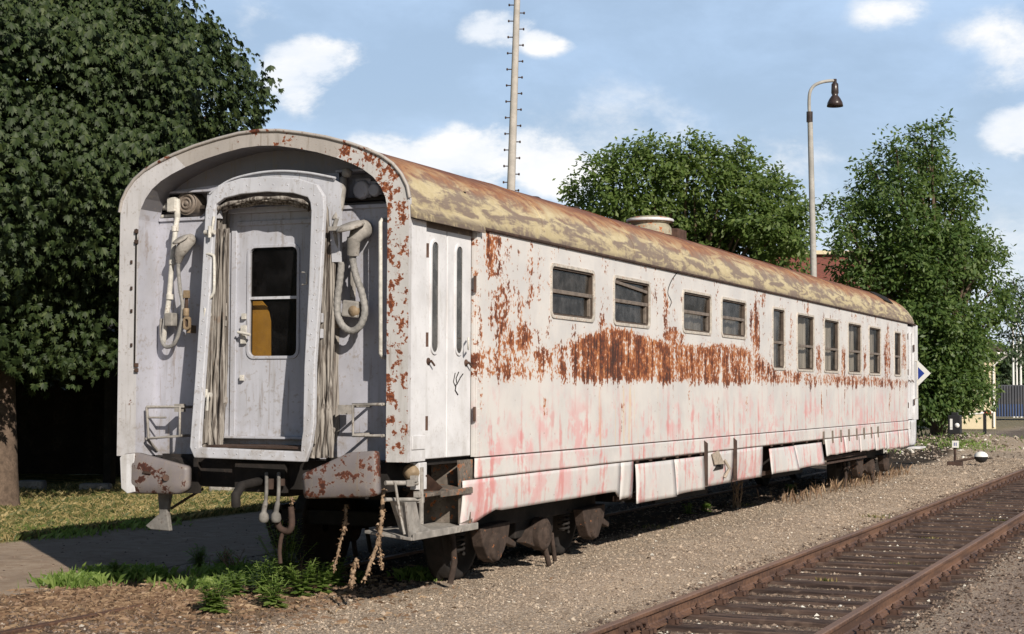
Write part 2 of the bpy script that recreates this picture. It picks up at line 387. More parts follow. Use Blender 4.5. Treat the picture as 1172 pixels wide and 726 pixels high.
# side wall with window openings
WIN = [(3.07, 4.28, 2.56, 3.09), (4.88, 6.10, 2.56, 3.09), (7.36, 8.57, 2.56, 3.08), (9.05, 10.26, 2.56, 3.08),
       (11.72, 12.44, 2.16, 3.08), (13.22, 14.37, 2.16, 3.06), (15.10, 16.22, 2.16, 3.06), (16.98, 18.12, 2.16, 3.07), (18.84, 19.98, 2.16, 3.07), (21.40, 22.12, 2.16, 3.06)]
def panel(name, y0, y1, z0, z1, holes, mat, X=HW, side=1, amp=.006, thick=.045):
    hs = [(a+.02, b-.02, c+.02, d-.02) for a, b, c, d in holes]
    ys = {y0, y1}; zs = {z0, z1}
    for a, b, c, d in hs: ys |= {a, b}; zs |= {c, d}
    def fill(s, step):
        s = sorted(s); o = []
        for a, b in zip(s, s[1:]):
            k = max(1, round((b-a)/step)); o += [a+(b-a)*i/k for i in range(k)]
        return o+[s[-1]]
    ys = fill(ys, .3); zs = fill(zs, .22); mb = MB(); idx = {}
    def vx(i, j):
        if (i, j) not in idx:
            y, z = ys[i], zs[j]; e = 0 if j in (0, len(zs)-1) or i in (0, len(ys)-1) else 1
            n = mnoise.noise(Vector((0, y*.9, z*1.3)))*amp*e+mnoise.noise(Vector((5, y*2.7, z*2.)))*amp*.5*e
            idx[i, j] = len(mb.v); mb.v.append((side*(X+n), y, z))
        return idx[i, j]
    for i in range(len(ys)-1):
        for j in range(len(zs)-1):
            cy, cz = (ys[i]+ys[i+1])/2, (zs[j]+zs[j+1])/2
            if any(a < cy < b and c < cz < d for a, b, c, d in hs): continue
            mb.f.append([vx(i, j), vx(i+1, j), vx(i+1, j+1), vx(i, j+1)]); mb.m.append(0); mb.sm.append(True)
            q = side*(X-thick); mb.add([(q, ys[i], zs[j]), (q, ys[i+1], zs[j]), (q, ys[i+1], zs[j+1]), (q, ys[i], zs[j+1])], [(0, 1, 2, 3)], False)
    for a, b, c, d in hs+[(y0, y1, z0, z1)]:
        for (p, q) in (((a, c), (b, c)), ((b, c), (b, d)), ((b, d), (a, d)), ((a, d), (a, c))):
            mb.add([(side*(X-.001), *p), (side*(X-.001), *q), (side*(X-thick), *q), (side*(X-thick), *p)], [(0, 1, 2, 3)], False)
    me_o = mb.build(name, mat, coach)
    return me_o
wall = panel('side_wall', 1.31, 22.93, ZS, ZG, WIN, M['side'])
wall_l = panel('side_wall', .055, L-.04, ZS, ZG, [], M['side'], side=-1)
# seams and rivet strip on side wall
mb = MB()
for y in (1.315,):
    mb.box((HW+.001, y, ZS), (HW+.010, y+.07, ZG-.02))
for z in np.arange(1.3, 3.25, .06): mb.lathe((HW+.009, 1.35, z), [(.009, 0), (.007, .004), (0, .006)], 6, (1, 0, 0))
mb.build('seam_strip', M['side'], wall)
mb = MB(); mb.box((HW-.004, 1.3, ZS-.012), (HW+.006, 22.95, ZS+.0)); mb.box((HW-.002, 1.25, 1.035), (HW+.005, 23.2, 1.046)); mb.build('seam_line', M['darkrust'], wall)

# windows
def yz(lst, X): return [(X, a, b) for a, b in lst]
for i, (a, b, c, d) in enumerate(WIN):
    mb = MB(); mb.ring(yz(rrect(a-.012, b+.012, c-.012, d+.012, .075), HW-.02), yz(rrect(a+.022, b-.022, c+.022, d-.022, .055), HW-.02), (.034, 0, 0))
    w = mb.build('window', M['framepaint'], coach, bevel=.004)
    mb = MB(); mb.ring(yz(rrect(a+.018, b-.018, c+.018, d-.018, .055), HW-.05), yz(rrect(a+.042, b-.042, c+.042, d-.042, .03), HW-.05), (.045, 0, 0))
    mb.build('rubber_seal', M['framedark'], w)
    zm = c+(d-c)*(.5 if i < 4 else .44)
    mb = MB()
    if i == 1:      # top sash dropped and hanging crooked
        rot = Matrix.Rotation(R_(-3.2), 3, 'X')
        mb.box((HW-.03, a+.05, d-.105), (HW-.005, b-.05, d-.07), rot)
    mb.box((HW-.036, a+.05, zm-.02), (HW-.004, b-.05, zm+.02)); mb.box((HW-.045, b-.10, c+.05), (HW-.012, b-.07, zm+.01))
    mb.build('sash_bar', M['sash'], w, bevel=.004)
    mb = MB(); tilt = random.uniform(-.006, .006)
    mb.add([(HW-.042, a+.05, zm), (HW-.042, b-.05, zm), (HW-.03+tilt, b-.05, d-.05), (HW-.03+tilt, a+.05, d-.05)], [(0, 1, 2, 3)])
    mb.add([(HW-.045, a+.05, c+.05), (HW-.045, b-.05, c+.05), (HW-.045, b-.05, zm), (HW-.045, a+.05, zm)], [(0, 1, 2, 3)])
    mb.build('window_pane', M['glass'] if i < 5 else M['glassthin'], w)
    if i >= 2:
        mb = MB(); n = 40; hi = d if i > 4 else (zm if i < 4 else d)
        vs = []
        for k in range(n+1):
            y = a+(b-a)*k/n; xx = HW-.13+.018*math.sin(k*1.7)+.01*math.sin(k*.6)
            if i > 4 and abs(k-n*.52) < 2.4: xx -= .25
            vs += [(xx, y, c-.05), (xx, y, hi+.03)]
        mb.add(vs, [(2*k, 2*k+2, 2*k+3, 2*k+1) for k in range(n)], True); mb.build('curtain', M['curtain'], w)
# interior
mb = MB(); mb.box((-1.38, .36, ZS+.0), (1.38, 24.1, ZS+.04)); mb.box((.42, 1.33, 1.28), (.46, 23, 3.5)); mb.box((-1.38, 1.35, 1.28), (1.38, 1.39, 3.3)); mb.box((-1.38, .36, 3.45), (1.38, 24, 3.48))
mb.build('interior', M['interior'], coach)

# end flange: outer shell lip around the recessed end
def arch_pts(inset, zb, top=0.):
    pts = [(HW-inset, zb)]
    for x, z in PROF:
        r = math.hypot(x, (z-2.6)*1.15); k = 1-inset/max(r, .1)
        pts.append((x*(HW-inset)/HW, 2.6+(z-2.6)*(1-inset*.62/1.45)))
    pts.append((-HW+inset, zb)); return pts
def endshell(parent_name, y0, y1, X0=0., zb=ZS, inset=.2, mats=None):
    # outer loop / inner loop
    n = len(PROF)
    o = [(HW, zb)]+[(x, z) for x, z in PROF]+[(-HW, zb)]
    i_ = arch_pts(inset, zb)
    mb = MB(); N = len(o)
    for k in range(N-1):
        (ax, az), (bx, bz) = o[k], o[k+1]; (cx, cz), (dx, dz) = i_[k+1], i_[k]
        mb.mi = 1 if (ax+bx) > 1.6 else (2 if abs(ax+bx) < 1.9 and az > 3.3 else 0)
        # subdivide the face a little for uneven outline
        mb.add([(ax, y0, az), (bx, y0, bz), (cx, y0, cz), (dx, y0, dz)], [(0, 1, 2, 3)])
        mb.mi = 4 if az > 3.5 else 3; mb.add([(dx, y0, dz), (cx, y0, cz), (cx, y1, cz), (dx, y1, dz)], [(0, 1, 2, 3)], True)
        mb.mi = 0; mb.add([(ax, y0, az), (bx, y0, bz), (bx, y0+.05, bz), (ax, y0+.05, az)], [(0, 1, 2, 3)], True)
    for s in (1, -1):
        mb.mi = 0; mb.add([(s*HW, y0, zb), (s*(HW-inset), y0, zb), (s*(HW-inset), y1, zb), (s*HW, y1, zb)], [(0, 1, 2, 3)])
    return mb.build(parent_name, mats, coach)
fl = endshell('end_flange', 0., .30, mats=[M['flange'], M['flange_r'], M['rimtop'], M['end'], M['hoodshade']])
# rim lip along roof edge
o = [(x, z) for x, z in PROF]
mb = MB(); mb.tube([(x*1.006, -.004, z+.006) for x, z in PROF[1:-1]], .016, 6); mb.build('roof_rim', M['rimtop'], fl)
# dark seam line in the left flange with latches
mb = MB(); a = E(156, 262, -.004); b = E(156, 420, -.004); mb.box((a.x-.008, -.006, b.z), (a.x+.008, -.001, a.z)); mb.build('flange_slot', M['black'], fl)
mb = MB()
for y in (265, 277, 418, 424): c = E(157, y, 0); mb.cbox((c.x, -.012, c.z), (.035, .02, .035))
for y in (300, 330, 356, 395): c = E(151, y, 0); mb.cbox((c.x, -.008, c.z), (.02, .012, .03))
mb.build('slot_latch', M['darkrust'], fl, bevel=.003)

# end wall (recessed) above door etc.
YW = .30
def wallslab(mb, x0, x1, z0, z1, y0=YW, y1=YW+.03): mb.box((x0, y0, z0), (x1, y1, z1))
mb = MB()
dx0, dx1, dz0, dz1 = E(250, 300, YW).x, E(357, 300, YW).x, 1.40, 3.43
inner = arch_pts(.19, ZS)
nz = E(200, 222, YW).z; nz0 = E(200, 251, YW).z
nx0, nx1 = E(165, 235, YW).x, E(237, 235, YW).x; rx0, rx1 = E(388, 215, YW).x, 1.19
ztopR = E(420, 196, YW).z; zbR = E(420, 236, YW).z
um = MB()
def wall_region(x0, x1, zlo):      # columns up to the arch underside; arch shadow painted dark above, sunlit part left light
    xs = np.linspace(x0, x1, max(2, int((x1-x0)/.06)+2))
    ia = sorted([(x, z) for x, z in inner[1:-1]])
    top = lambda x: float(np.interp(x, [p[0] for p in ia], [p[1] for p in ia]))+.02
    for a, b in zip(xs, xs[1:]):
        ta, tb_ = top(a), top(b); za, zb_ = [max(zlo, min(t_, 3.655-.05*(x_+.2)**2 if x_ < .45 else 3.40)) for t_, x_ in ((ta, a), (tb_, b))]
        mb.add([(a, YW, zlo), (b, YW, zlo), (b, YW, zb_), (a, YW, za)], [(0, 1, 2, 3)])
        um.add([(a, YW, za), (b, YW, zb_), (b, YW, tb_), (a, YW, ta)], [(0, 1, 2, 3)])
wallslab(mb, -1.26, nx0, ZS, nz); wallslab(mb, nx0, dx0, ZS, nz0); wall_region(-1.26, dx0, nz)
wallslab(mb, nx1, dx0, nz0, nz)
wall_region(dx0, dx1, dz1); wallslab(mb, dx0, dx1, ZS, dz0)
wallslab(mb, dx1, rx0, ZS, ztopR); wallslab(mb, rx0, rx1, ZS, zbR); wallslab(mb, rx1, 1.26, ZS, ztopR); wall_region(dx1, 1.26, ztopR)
# niche boxes
for (a, b, c, d) in ((nx0, nx1, nz0, nz), (rx0, rx1, zbR, ztopR)):
    mb.add([(a, YW+.16, c), (b, YW+.16, c), (b, YW+.16, d), (a, YW+.16, d)], [(0, 1, 2, 3)])
    for p, q in (((a, c), (b, c)), ((b, c), (b, d)), ((b, d), (a, d)), ((a, d), (a, c))):
        mb.add([(p[0], YW, p[1]), (q[0], YW, q[1]), (q[0], YW+.16, q[1]), (p[0], YW+.16, p[1])], [(0, 1, 2, 3)])
ew = mb.build('end_wall', M['end'], coach); um.build('shaded_upper_wall', M['wallshade'], coach)
mb = MB()   # raised seams and lips
mb.box((-1.24, YW-.02, nz0-.02), (dx0-.04, YW-.001, nz0+.01)); mb.box((dx1+.08, YW-.02, zbR-.02), (1.24, YW-.001, zbR+.012)); mb.box((rx0-.02, YW-.03, ztopR), (1.24, YW-.001, ztopR+.02)); mb.box((-1.22, YW-.035, nz-.0), (-.62, YW-.001, nz+.02))
a = E(374, 330, YW).x; mb.box((a, YW-.015, 1.3), (a+.03, YW-.001, zbR)); mb.box((E(173, 300, YW).x, YW-.012, 1.3), (E(175, 300, YW).x, YW-.001, nz0))
mb.build('wall_ledge', M['end'], ew, bevel=.004)

# left niche: round jumper socket and cross fitting
c = E(220, 234, YW+.085); mb = MB()
mb.lathe((c.x, c.y, c.z), [(0, .105), (.018, .105), (.02, .09), (.034, .088), (.036, .10), (.05, .10), (.052, .088), (.068, .088), (.07, .102), (.088, .10), (.09, .085), (.098, .085), (.104, .095), (.108, .08), (.108, -.12)], 28, (0, -1, 0))
mb.build('round_socket', M['sash'], coach)
mb = MB(); p0 = E(176, 236, YW+.03); p1 = E(205, 236, YW+.03); mb.cyl(p0, p1, .038, 12); mb.cbox(E(177, 236, YW+.02), (.05, .09, .11)); mb.cbox(E(200, 235, YW), (.09, .12, .13)); mb.cyl(E(203, 228, YW-.02), E(203, 252, YW-.02), .028, 10)
mb.cbox(E(190, 248, YW+.06), (.3, .06, .03)); mb.build('brake_valve', M['steel'], coach, bevel=.008)
# left long air pipe
mb = MB(); mb.tube(spline([E(203, 250, .2), E(201, 262, .18), E(197, 300, .18), E(193, 345, .18), E(189, 372, .2), E(187, 392, .24)], 5), .024, 10)
for q in (262, 300, 340): mb.cyl(E(200.5-(q-262)*.08, q-3, .18), E(200.5-(q-262)*.08, q+3, .18), .034, 10)
mb.build('air_pipe', M['steel'], coach)
mb = MB()     # left jumper cable with its connector head
mb.tube(spline([E(206, 292, .12), E(204, 305, .12), E(206, 330, .13), E(209, 350, .15), (E(207, 372, .17)), E(200, 393, .18), E(190, 397, .2), E(185, 388, .22), E(186, 372, .24)], 6), .018, 10)
jc = mb.build('jumper_cable', M['rubber'], coach)
mb = MB(); mb.tube([E(204, 300, .12), E(206, 290, .10), E(211, 281, .08), E(216, 276, .12), E(218, 274, YW)], [.028, .05, .062, .06, .05], 12); mb.lathe(E(207, 275, .07), [(.075, 0), (.08, .012), (.06, .02), (0, .024)], 16, (-.25, -.5, .8)); mb.build('connector_head', M['dirtygrey'], jc)
mb = MB(); mb.cbox(E(196, 366, .20), (.085, .1, .12)); mb.cbox(E(186, 375, .25), (.03, .07, .16)); mb.build('socket_box', M['dirtygrey'], coach, bevel=.012)
def brakehose(px, tops):
    mb = MB(); mb.cyl(E(px+.5, tops, .16), E(px, tops+36, .16), .017, 10); mb.build('hose_hanger', M['darkrust'], coach)
    mb = MB(); mb.cbox(E(px+.5, tops-1, .15), (.045, .045, .07)); mb.cyl(E(px, tops+15, .15), E(px, tops+24, .15), .028, 10); mb.ring([(E(px, tops+32, .13).x+x, .13, E(px, tops+32, .13).z+z) for x, z in rrect(-.035, .035, -.06, .06, .03)], [(E(px, tops+32, .13).x+x, .13, E(px, tops+32, .13).z+z) for x, z in rrect(-.017, .017, -.035, .035, .014)], (0, .03, 0)); mb.cbox(E(px+6, tops+39, .2), (.05, .08, .07))
    mb.build('brass_clasp', M['brass'], coach, bevel=.004)
brakehose(213, 338); brakehose(377, 332)
# right: thick jumper hose loop, head, strap
mb = MB(); mb.tube(spline([E(393, 205, .22), E(391, 222, .16), E(388, 240, .14), E(384, 252, .12)], 5), [.035]*16, 10); mb.lathe(E(397, 199, .2), [(.0, -.03), (.04, -.02), (.045, .03), (.0, .05)], 12, (.3, -.3, .9)); mb.tube(spline([E(386, 250, .1), E(383, 262, .1), E(388, 285, .12)], 5), .02, 8)
mb.build('cable_stub', M['dirtygrey'], coach)
mb = MB()
mb.tube(spline([E(391, 300, .12), E(389, 320, .12), E(386, 345, .12), E(387, 362, .12), E(393, 374, .12), (E(403, 379, .12)), E(413, 372, .12), E(417.5, 356, .13), E(414, 335, .13), E(408, 318, .12), E(404, 300, .10), E(404, 285, .08)], 6), [.028+.004*(i % 2) for i in range(67)], 12)
rc = mb.build('jumper_cable', M['rubber'], coach)
mb = MB(); mb.cyl(E(404, 292, .09), E(405, 272, .06), .052, 14, .058); mb.tube([E(405, 276, .06), E(409, 268, .08), E(414, 264, .16), E(417, 262, YW)], [.05, .07, .085, .08], 14); mb.lathe(E(401, 260, .03), [(0, .035), (.09, .03), (.125, .008), (.125, -.008), (.05, -.02)], 18, (-.15, -.35, .9))
mb.cbox(E(384, 262, .05), (.11, .06, .035)); mb.build('connector_head', M['dirtygrey'], rc)
mb = MB(); mb.cbox(E(404, 354, .17), (.15, .13, .14), Matrix.Rotation(.12, 3, 'Y')); mb.cbox(E(404, 330, .27), (.05, .03, .42)); mb.build('socket_box', M['dirtygrey'], coach, bevel=.014)
mb = MB(); cc = E(403, 356, .09); mb.lathe((cc.x, .13, cc.z), [(0, .03), (.045, .028), (.05, 0)], 14, (0, -1, 0)); mb.build('socket_cap', M['brass'], coach)
mb = MB()     # right niche connectors
for px, s in ((419, .085), (434, .06)):
    c = E(px, 216, YW+.1); mb.cbox(c, (s*1.8, .12, s*2.0)); mb.lathe((c.x, c.y-.07, c.z-.02), [(s, 0), (s*.9, .03), (s*.6, .035), (0, .02)], 16, (0, -1, 0))
mb.build('niche_socket', M['end'], coach, bevel=.01)
# right handrail + left door grip
mb = MB(); a = E(435.5, 250, .06); b = E(435.5, 409, .06); mb.tube([(a.x, YW, a.z-.01), (a.x, .09, a.z-.005), (a.x, .06, a.z-.03), (b.x, .06, b.z+.03), (b.x, .09, b.z), (b.x, YW, b.z)], .017, 10); mb.build('handrail', M['steel'], coach)
# shunter grab frames low on the end
def grab(P, Y):
    mb = MB(); mb.tube([E(*p, Y) for p in P[0]], .014, 8)
    for q in P[1]: a = E(*q, Y); mb.tube([a, (a.x, YW, a.z+.0)], .013, 8)
    return mb
mb = grab([[(168, 466), (206, 466), (206, 499), (170, 502), (168, 466)], [(206, 466), (206, 499)]], .08)
mb.tube([E(168, 502, .08), E(180, 516, YW)], .014, 8); mb.cbox(E(206, 467, .12), (.05, .1, .07)); mb.tube([E(168, 478, .08), E(190, 478, .08)], .01, 6); mb.build('shunter_step', M['dirtygrey'], coach)
mb = grab([[(437, 463), (404, 463), (404, 499), (437, 499)], [(404, 465), (404, 498)]], .0)
mb.tube([E(437, 463, .0), (1.24, .1, E(437, 463, 0).z)], .014, 8); mb.tube([E(437, 499, .0), (1.24, .1, E(437, 499, 0).z)], .014, 8); mb.cbox(E(395, 469, .14), (.07, .12, .08)); mb.build('shunter_step', M['dirtygrey'], coach)

# gangway: tilted front frame, bellows
def gp(px, py, t):      # frame plane leans outwards at the bottom
    Y = .02-.20*t; return E(px, py, Y)
def gframe(pts): return [gp(x, y, (y-215)/310) for x, y in pts]
outer = gframe([(235, 240), (238, 226), (250, 212), (275, 204), (305, 202), (340, 204), (362, 211), (370, 224), (371, 240), (366, 330), (360, 420), (359, 485), (355, 512), (349, 529), (222, 524), (217, 512), (224, 420), (230, 330)])
innr = gframe([(245, 244), (247, 234), (256, 227), (276, 222), (305, 219.5), (335, 221), (352, 226), (355, 232), (356, 242), (353, 330), (348, 420), (346.5, 494), (345, 504), (344, 517), (228, 512), (228, 504), (233.5, 420), (240, 330)])
mb = MB(); mb.ring(outer, innr, (0, .05, 0)); gw = mb.build('gangway_frame', M['frame'], coach, bevel=.008)
mb = MB()
for i in range(len(outer)):
    a, b = outer[i], outer[(i+1) % len(outer)]; c, d = innr[i], innr[(i+1) % len(innr)]; m0 = (a+c)/2; m1 = (b+d)/2; n = max(1, int((m1-m0).length/.11))
    for k in range(n):
        p = m0.lerp(m1, (k+.5)/n); mb.lathe((p.x, p.y, p.z), [(.007, 0), (.006, .003), (0, .004)], 6, (0, -1, 0))
mb.build('frame_rivet', M['frame'], gw)
mb = MB()      # head plate
hp = [E(x, y, .10) for x, y in [(243, 250), (243, 222), (262, 208), (290, 200), (320, 197.5), (352, 199), (380, 205), (389, 210), (389, 300), (380, 300), (376, 240), (366, 214), (305, 207), (250, 226), (252, 250)]]
mb.prism(hp, (0, .04, 0)); mb.build('gangway_hood', M['frame'], gw)
mb = MB(); mb.tube(spline([E(x, y, .08) for x, y in [(240, 222), (262, 207), (290, 199), (320, 196), (352, 198), (384, 204)]], 5), .011, 8); mb.build('hood_bead', M['frame'], gw)
# bellows folds (canvas) between frame and wall
def fold_loop(s, dx=0, pinch=0.):
    Pn = [(p+q)/2 for p, q in zip(outer, innr)]
    out = []
    cx = 0; cz = 2.4
    for p in Pn:
        k = 1+s; x = (p.x-cx)*k+cx+dx; z = (p.z-cz)*(1+s*.35)+cz; out.append(Vector((x, p.y, z)))
    return out
mb = MB(); nf = 5; loops = []
base_loop = fold_loop(.0)
n = len(base_loop)
for k in range(nf*2+1):
    t = k/(nf*2); lp = []
    for i, p in enumerate(base_loop):
        Yw = YW-.005; y = p.y+.05+(Yw-p.y-.05)*t
        o_ = .055 if k % 2 == 0 else -.035
        c = Vector((0, 0, 2.4)); d = Vector((p.x, 0, (p.z-2.4)*.6)).normalized()
        if p.z < 1.45: o_ *= .3
        sag = math.sin(t*math.pi)*.05
        lp.append(Vector((p.x+d.x*o_+random.uniform(-.008, .008), y, max(1.27, p.z+d.z*o_*.7-sag*(.6 if p.z > 3 else 0)))))
    loops.append(lp)
vs = [v for l in loops for v in l]
fs = [(k*n+i, k*n+(i+1) % n, (k+1)*n+(i+1) % n, (k+1)*n+i) for k in range(nf*2) for i in range(n) if not (base_loop[i].z < 1.4 and base_loop[(i+1) % n].z < 1.4)]
mb.add(vs, fs, True); bl = mb.build('bellows', M['canvas'], coach)
mb = MB()     # sagging canvas bunches
for k, (x0, x1) in enumerate(((243, 232), (247, 238), (252, 245), (257, 252), (240, 229))):
    mb.tube(spline([E(x0+2, 262, .12), E(x0, 330, .10+.02*k), E(x1+3, 420, .05+.02*k), E(x1+1, 480, .02+.02*k), E(x1+random.uniform(-1, 4), 512, .02+.02*k)], 6), [.018+.008*math.sin(i*.9+k) + (.008 if i > 14 else 0) for i in range(25)], 8)
for k, (x0, x1) in enumerate(((372, 366), (375, 371), (378, 376), (371, 362), (381, 379))):
    mb.tube(spline([E(x0, 235, .12), E(x0+1, 330, .12), E(x1, 420, .08), E(x1-1, 480, .03), E(x1-8+k*2, 524, .02)], 6), [.015+.007*math.sin(i*1.1+k)+(.012 if i > 16 else 0) for i in range(25)], 8)
for k in range(3):
    mb.tube(spline([E(247, 240+3*k, .05+.05*k), E(262, 233+3*k, .05+.05*k), E(300, 227+3*k, .05+.05*k), E(335, 228+3*k, .05+.05*k), E(354, 234+3*k, .05+.05*k)], 6), [.016+.006*math.sin(i*1.3+k) for i in range(25)], 8)
mb.build('canvas_fold', M['canvas'], bl)
mb = MB(); mb.box((E(236, 515, -.1).x, -.1, 1.33), (E(350, 515, -.1).x, YW, 1.35)); mb.build('foot_plate', M['darkrust'], gw)
# tubular grip and latches at left of the gangway
mb = MB(); mb.tube(spline([E(237, 291, -.02), E(243, 292, -.03), E(245, 297, -.03), E(245, 330, -.04), E(243, 338, -.04), E(239, 343, -.04), E(237, 352, -.04), E(235, 358, -.05)], 4), .014, 8); mb.tube([E(245, 248, -.0), E(243, 262, -.01), E(241, 266, -.02)], .013, 8)
for q in ((240, 266), (235, 360), (236, 452)): c = E(*q, -.03); mb.cyl((c.x-.05, c.y, c.z), (c.x+.05, c.y, c.z), .022, 10); mb.cyl((c.x+.02, c.y-.03, c.z-.05), (c.x+.02, c.y-.03, c.z+.05), .016, 8)
mb.tube([E(238, 452, -.1), E(237, 470, -.1)], .012, 8)
mb.tube([E(346, 312, .1), E(351, 312, .05), E(351, 325, .05), E(346, 326, .1)], .008, 6)
mb.build('gangway_latch', M['steel'], gw)
mb = MB()
for q in ((365, 364), (365, 382)): mb.cbox(E(*q, .0), (.06, .06, .08))
mb.build('hinge_block', M['frame'], gw, bevel=.006)

# end door
YD = YW+.015
def EP(l, Y): return [E(x, y, Y) for x, y in l]
wx0, wx1, wz0, wz1 = E(286, 300, YD).x, E(341, 300, YD).x, E(310, 408, YD).z, E(310, 283, YD).z
mb = MB(); X0, X1 = dx0-.005, dx1+.005
o_ = [(X0, dz0), (X1, dz0), (X1, dz1), (X0, dz1)]
ry = rrect(wx0, wx1, wz0, wz1, .055, 5)
# outer outline sampled to match
def proj_out(pt):
    cx, cz = (wx0+wx1)/2, (wz0+wz1)/2; dx, dz = pt[0]-cx, pt[1]-cz
    k = 1e9
    if dx > 1e-6: k = min(k, (X1-cx)/dx)
    if dx < -1e-6: k = min(k, (X0-cx)/dx)
    if dz > 1e-6: k = min(k, (dz1-cz)/dz)
    if dz < -1e-6: k = min(k, (dz0-cz)/dz)
    return (cx+dx*k, cz+dz*k)
pts = []
for i, p in enumerate(ry): pts.append(p)
oo = [proj_out(p) for p in pts]
# insert true corners
for cxy in o_:
    j = min(range(len(oo)), key=lambda k: (oo[k][0]-cxy[0])**2+(oo[k][1]-cxy[1])**2); oo[j] = cxy
mb.ring([(a, YD, b) for a, b in oo], [(a, YD, b) for a, b in pts], (0, .035, 0))
door = mb.build('end_door', M['door'], coach)
mb = MB()
jx = E(272, 300, YD).x; jx2 = E(266, 300, YD).x
mb.box((jx2, YD-.02, dz0), (jx, YD-.001, dz1-.2)); mb.box((jx2-.09, YD-.012, dz0), (jx2-.06, YD-.001, dz1-.1)); mb.box((jx, YD-.02, E(300, 258, YD).z), (X1, YD-.001, E(300, 253, YD).z)); mb.box((X0, YD-.05, E(300, 244, YD).z), (X1, YD-.001, dz1)); mb.box((X0, YD-.1, dz0), (X1, YD-.001, dz0+.02))
mb.build('door_molding', M['door'], door, bevel=.004)
mb = MB(); mb.ring([(a, YD-.012, b) for a, b in rrect(wx0-.022, wx1+.022, wz0-.022, wz1+.022, .07)], [(a, YD-.012, b) for a, b in rrect(wx0+.004, wx1-.004, wz0+.004, wz1-.004, .055)], (0, .03, 0)); dwf = mb.build('window_trim', M['door'], door, bevel=.003)
mb = MB(); zm = E(310, 341, YD).z; mb.box((wx0, YD+.0, zm-.012), (wx1, YD+.02, zm+.012)); mb.build('window_bar', M['frame'], door)
mb = MB(); mb.add([(wx0-.01, YD+.022, wz0-.01), (wx1+.01, YD+.022, wz0-.01), (wx1+.01, YD+.022, wz1+.01), (wx0-.01, YD+.022, wz1+.01)], [(0, 1, 2, 3)]); mb.build('door_pane', M['glassclear'], door)
mb = MB(); a = E(290, 347, YD+.1); b = E(306, 408, YD+.1)
mb.prism([(wx0-.03, YD+.10, zm-.02), (wx0+.06, YD+.10, zm-.02), (wx0+.12, YD+.10, zm-.08), (wx0+.15, YD+.10, zm-.2), (wx0+.155, YD+.10, wz0-.05), (wx0-.03, YD+.10, wz0-.05)], (0, .02, 0)); mb.build('ochre_panel', M['ochre'], door)
mb = MB(); c = E(279, 383, YD-.02); mb.cbox(c, (.05, .03, .16)); mb.cyl((c.x, c.y, c.z+.02), (c.x, c.y-.05, c.z+.02), .012, 8); mb.tube([(c.x-.03, c.y-.05, c.z+.02), (c.x+.10, c.y-.055, c.z-.005)], .013, 8); mb.cbox((c.x, c.y, c.z+.16), (.035, .03, .05)); mb.cbox((c.x-.01, c.y-.005, c.z-.38), (.03, .03, .05)); mb.build('door_handle', M['steel'], door)
mb = MB()
for q in ((253, 360, 1.), (252, 450, .8)):
    c = E(q[0], q[1], YD-.06); k = q[2]; mb.tube([(c.x-.03, YD, c.z+.1*k), (c.x-.02, YD-.08, c.z+.09*k), (c.x+.03, YD-.09, c.z+.05), (c.x+.04, YD-.08, c.z-.06*k), (c.x-.01, YD-.05, c.z-.1*k), (c.x-.03, YD, c.z-.1*k)], .018, 8); mb.cbox((c.x+.03, YD-.06, c.z-.08*k), (.06, .06, .05)); mb.tube([(c.x+.05, YD-.05, c.z+.1*k), (c.x+.05, YD-.05, c.z-.1)], .012, 8)
mb.build('door_bolt', M['dirtygrey'], door)
# vestibule box behind the door
mb = MB(); mb.box((-1.38, 1.20, 1.28), (1.38, 1.24, 3.6)); mb.build('vestibule_wall', M['interior'], coach)

# roof
def roof_mesh():
    vs = []; ys = list(np.arange(0.02, 22.6, .4))+[22.8, 23.1, 23.4, 23.65, 23.85, 24.0, 24.12, 24.2]
    prof = []
    for (a, b), (c, d) in zip(PROF, PROF[1:]): prof += [(a, b), ((a+c)/2, (b+d)/2)]
    prof.append(PROF[-1])
    for y in ys:
        t = max(0, (y-22.7)/1.5); k = math.sqrt(max(0, 1-t**2.3))
        for x, z in prof:
            zz = 3.28+(z-3.28)*(k*.93+.07); xx = x*(.94+.06*k)
            n = mnoise.noise(Vector((x*1.2, y*.7, z)))*.008
            vs.append((xx*(1+n*.4), y, zz+n*(1 if z > 3.32 else 0)))
    m = len(prof); fs = [(i*m+j, i*m+j+1, (i+1)*m+j+1, (i+1)*m+j) for i in range(len(ys)-1) for j in range(m-1)]
    fs.append(tuple((len(ys)-1)*m+j for j in range(m))[::-1])
    mb = MB(); mb.add(vs, fs, True); return mb.build('roof', M['roof'], coach)
roof = roof_mesh()
mb = MB(); mb.tube([(HW+.012, 1.38, 3.285), (HW+.012, 12, 3.287), (HW+.010, 23.9, 3.283)], .017, 8); mb.build('rain_gutter', M['darkrust'], roof)
mb = MB(); mb.prism([(HW+.001, 0.02, 3.36), (HW+.055, 0.02, 3.29), (HW+.06, .02, 3.235), (HW+.005, .02, 3.25)], (0, 1.37, 0)); mb.box((HW-.06, .04, 3.2), (HW-.03, 1.3, 3.3)); mb.build('door_drip_lip', M['roof'], roof, bevel=.006)
# roof sheet seams ROOFSEAM
mb = MB()
for y in (2.9, 5.6, 8.3, 11.0, 13.7, 16.4, 19.1, 21.6):
    pf = [(x, z) for x, z in PROF if z > 3.32]
    mb.tube([(x*1.002, y, z+.001) for x, z in pf], .007, 6)
mb.one = True; [q.build('roof_seam', M['roof'], roof) for q in mb.clusters()]
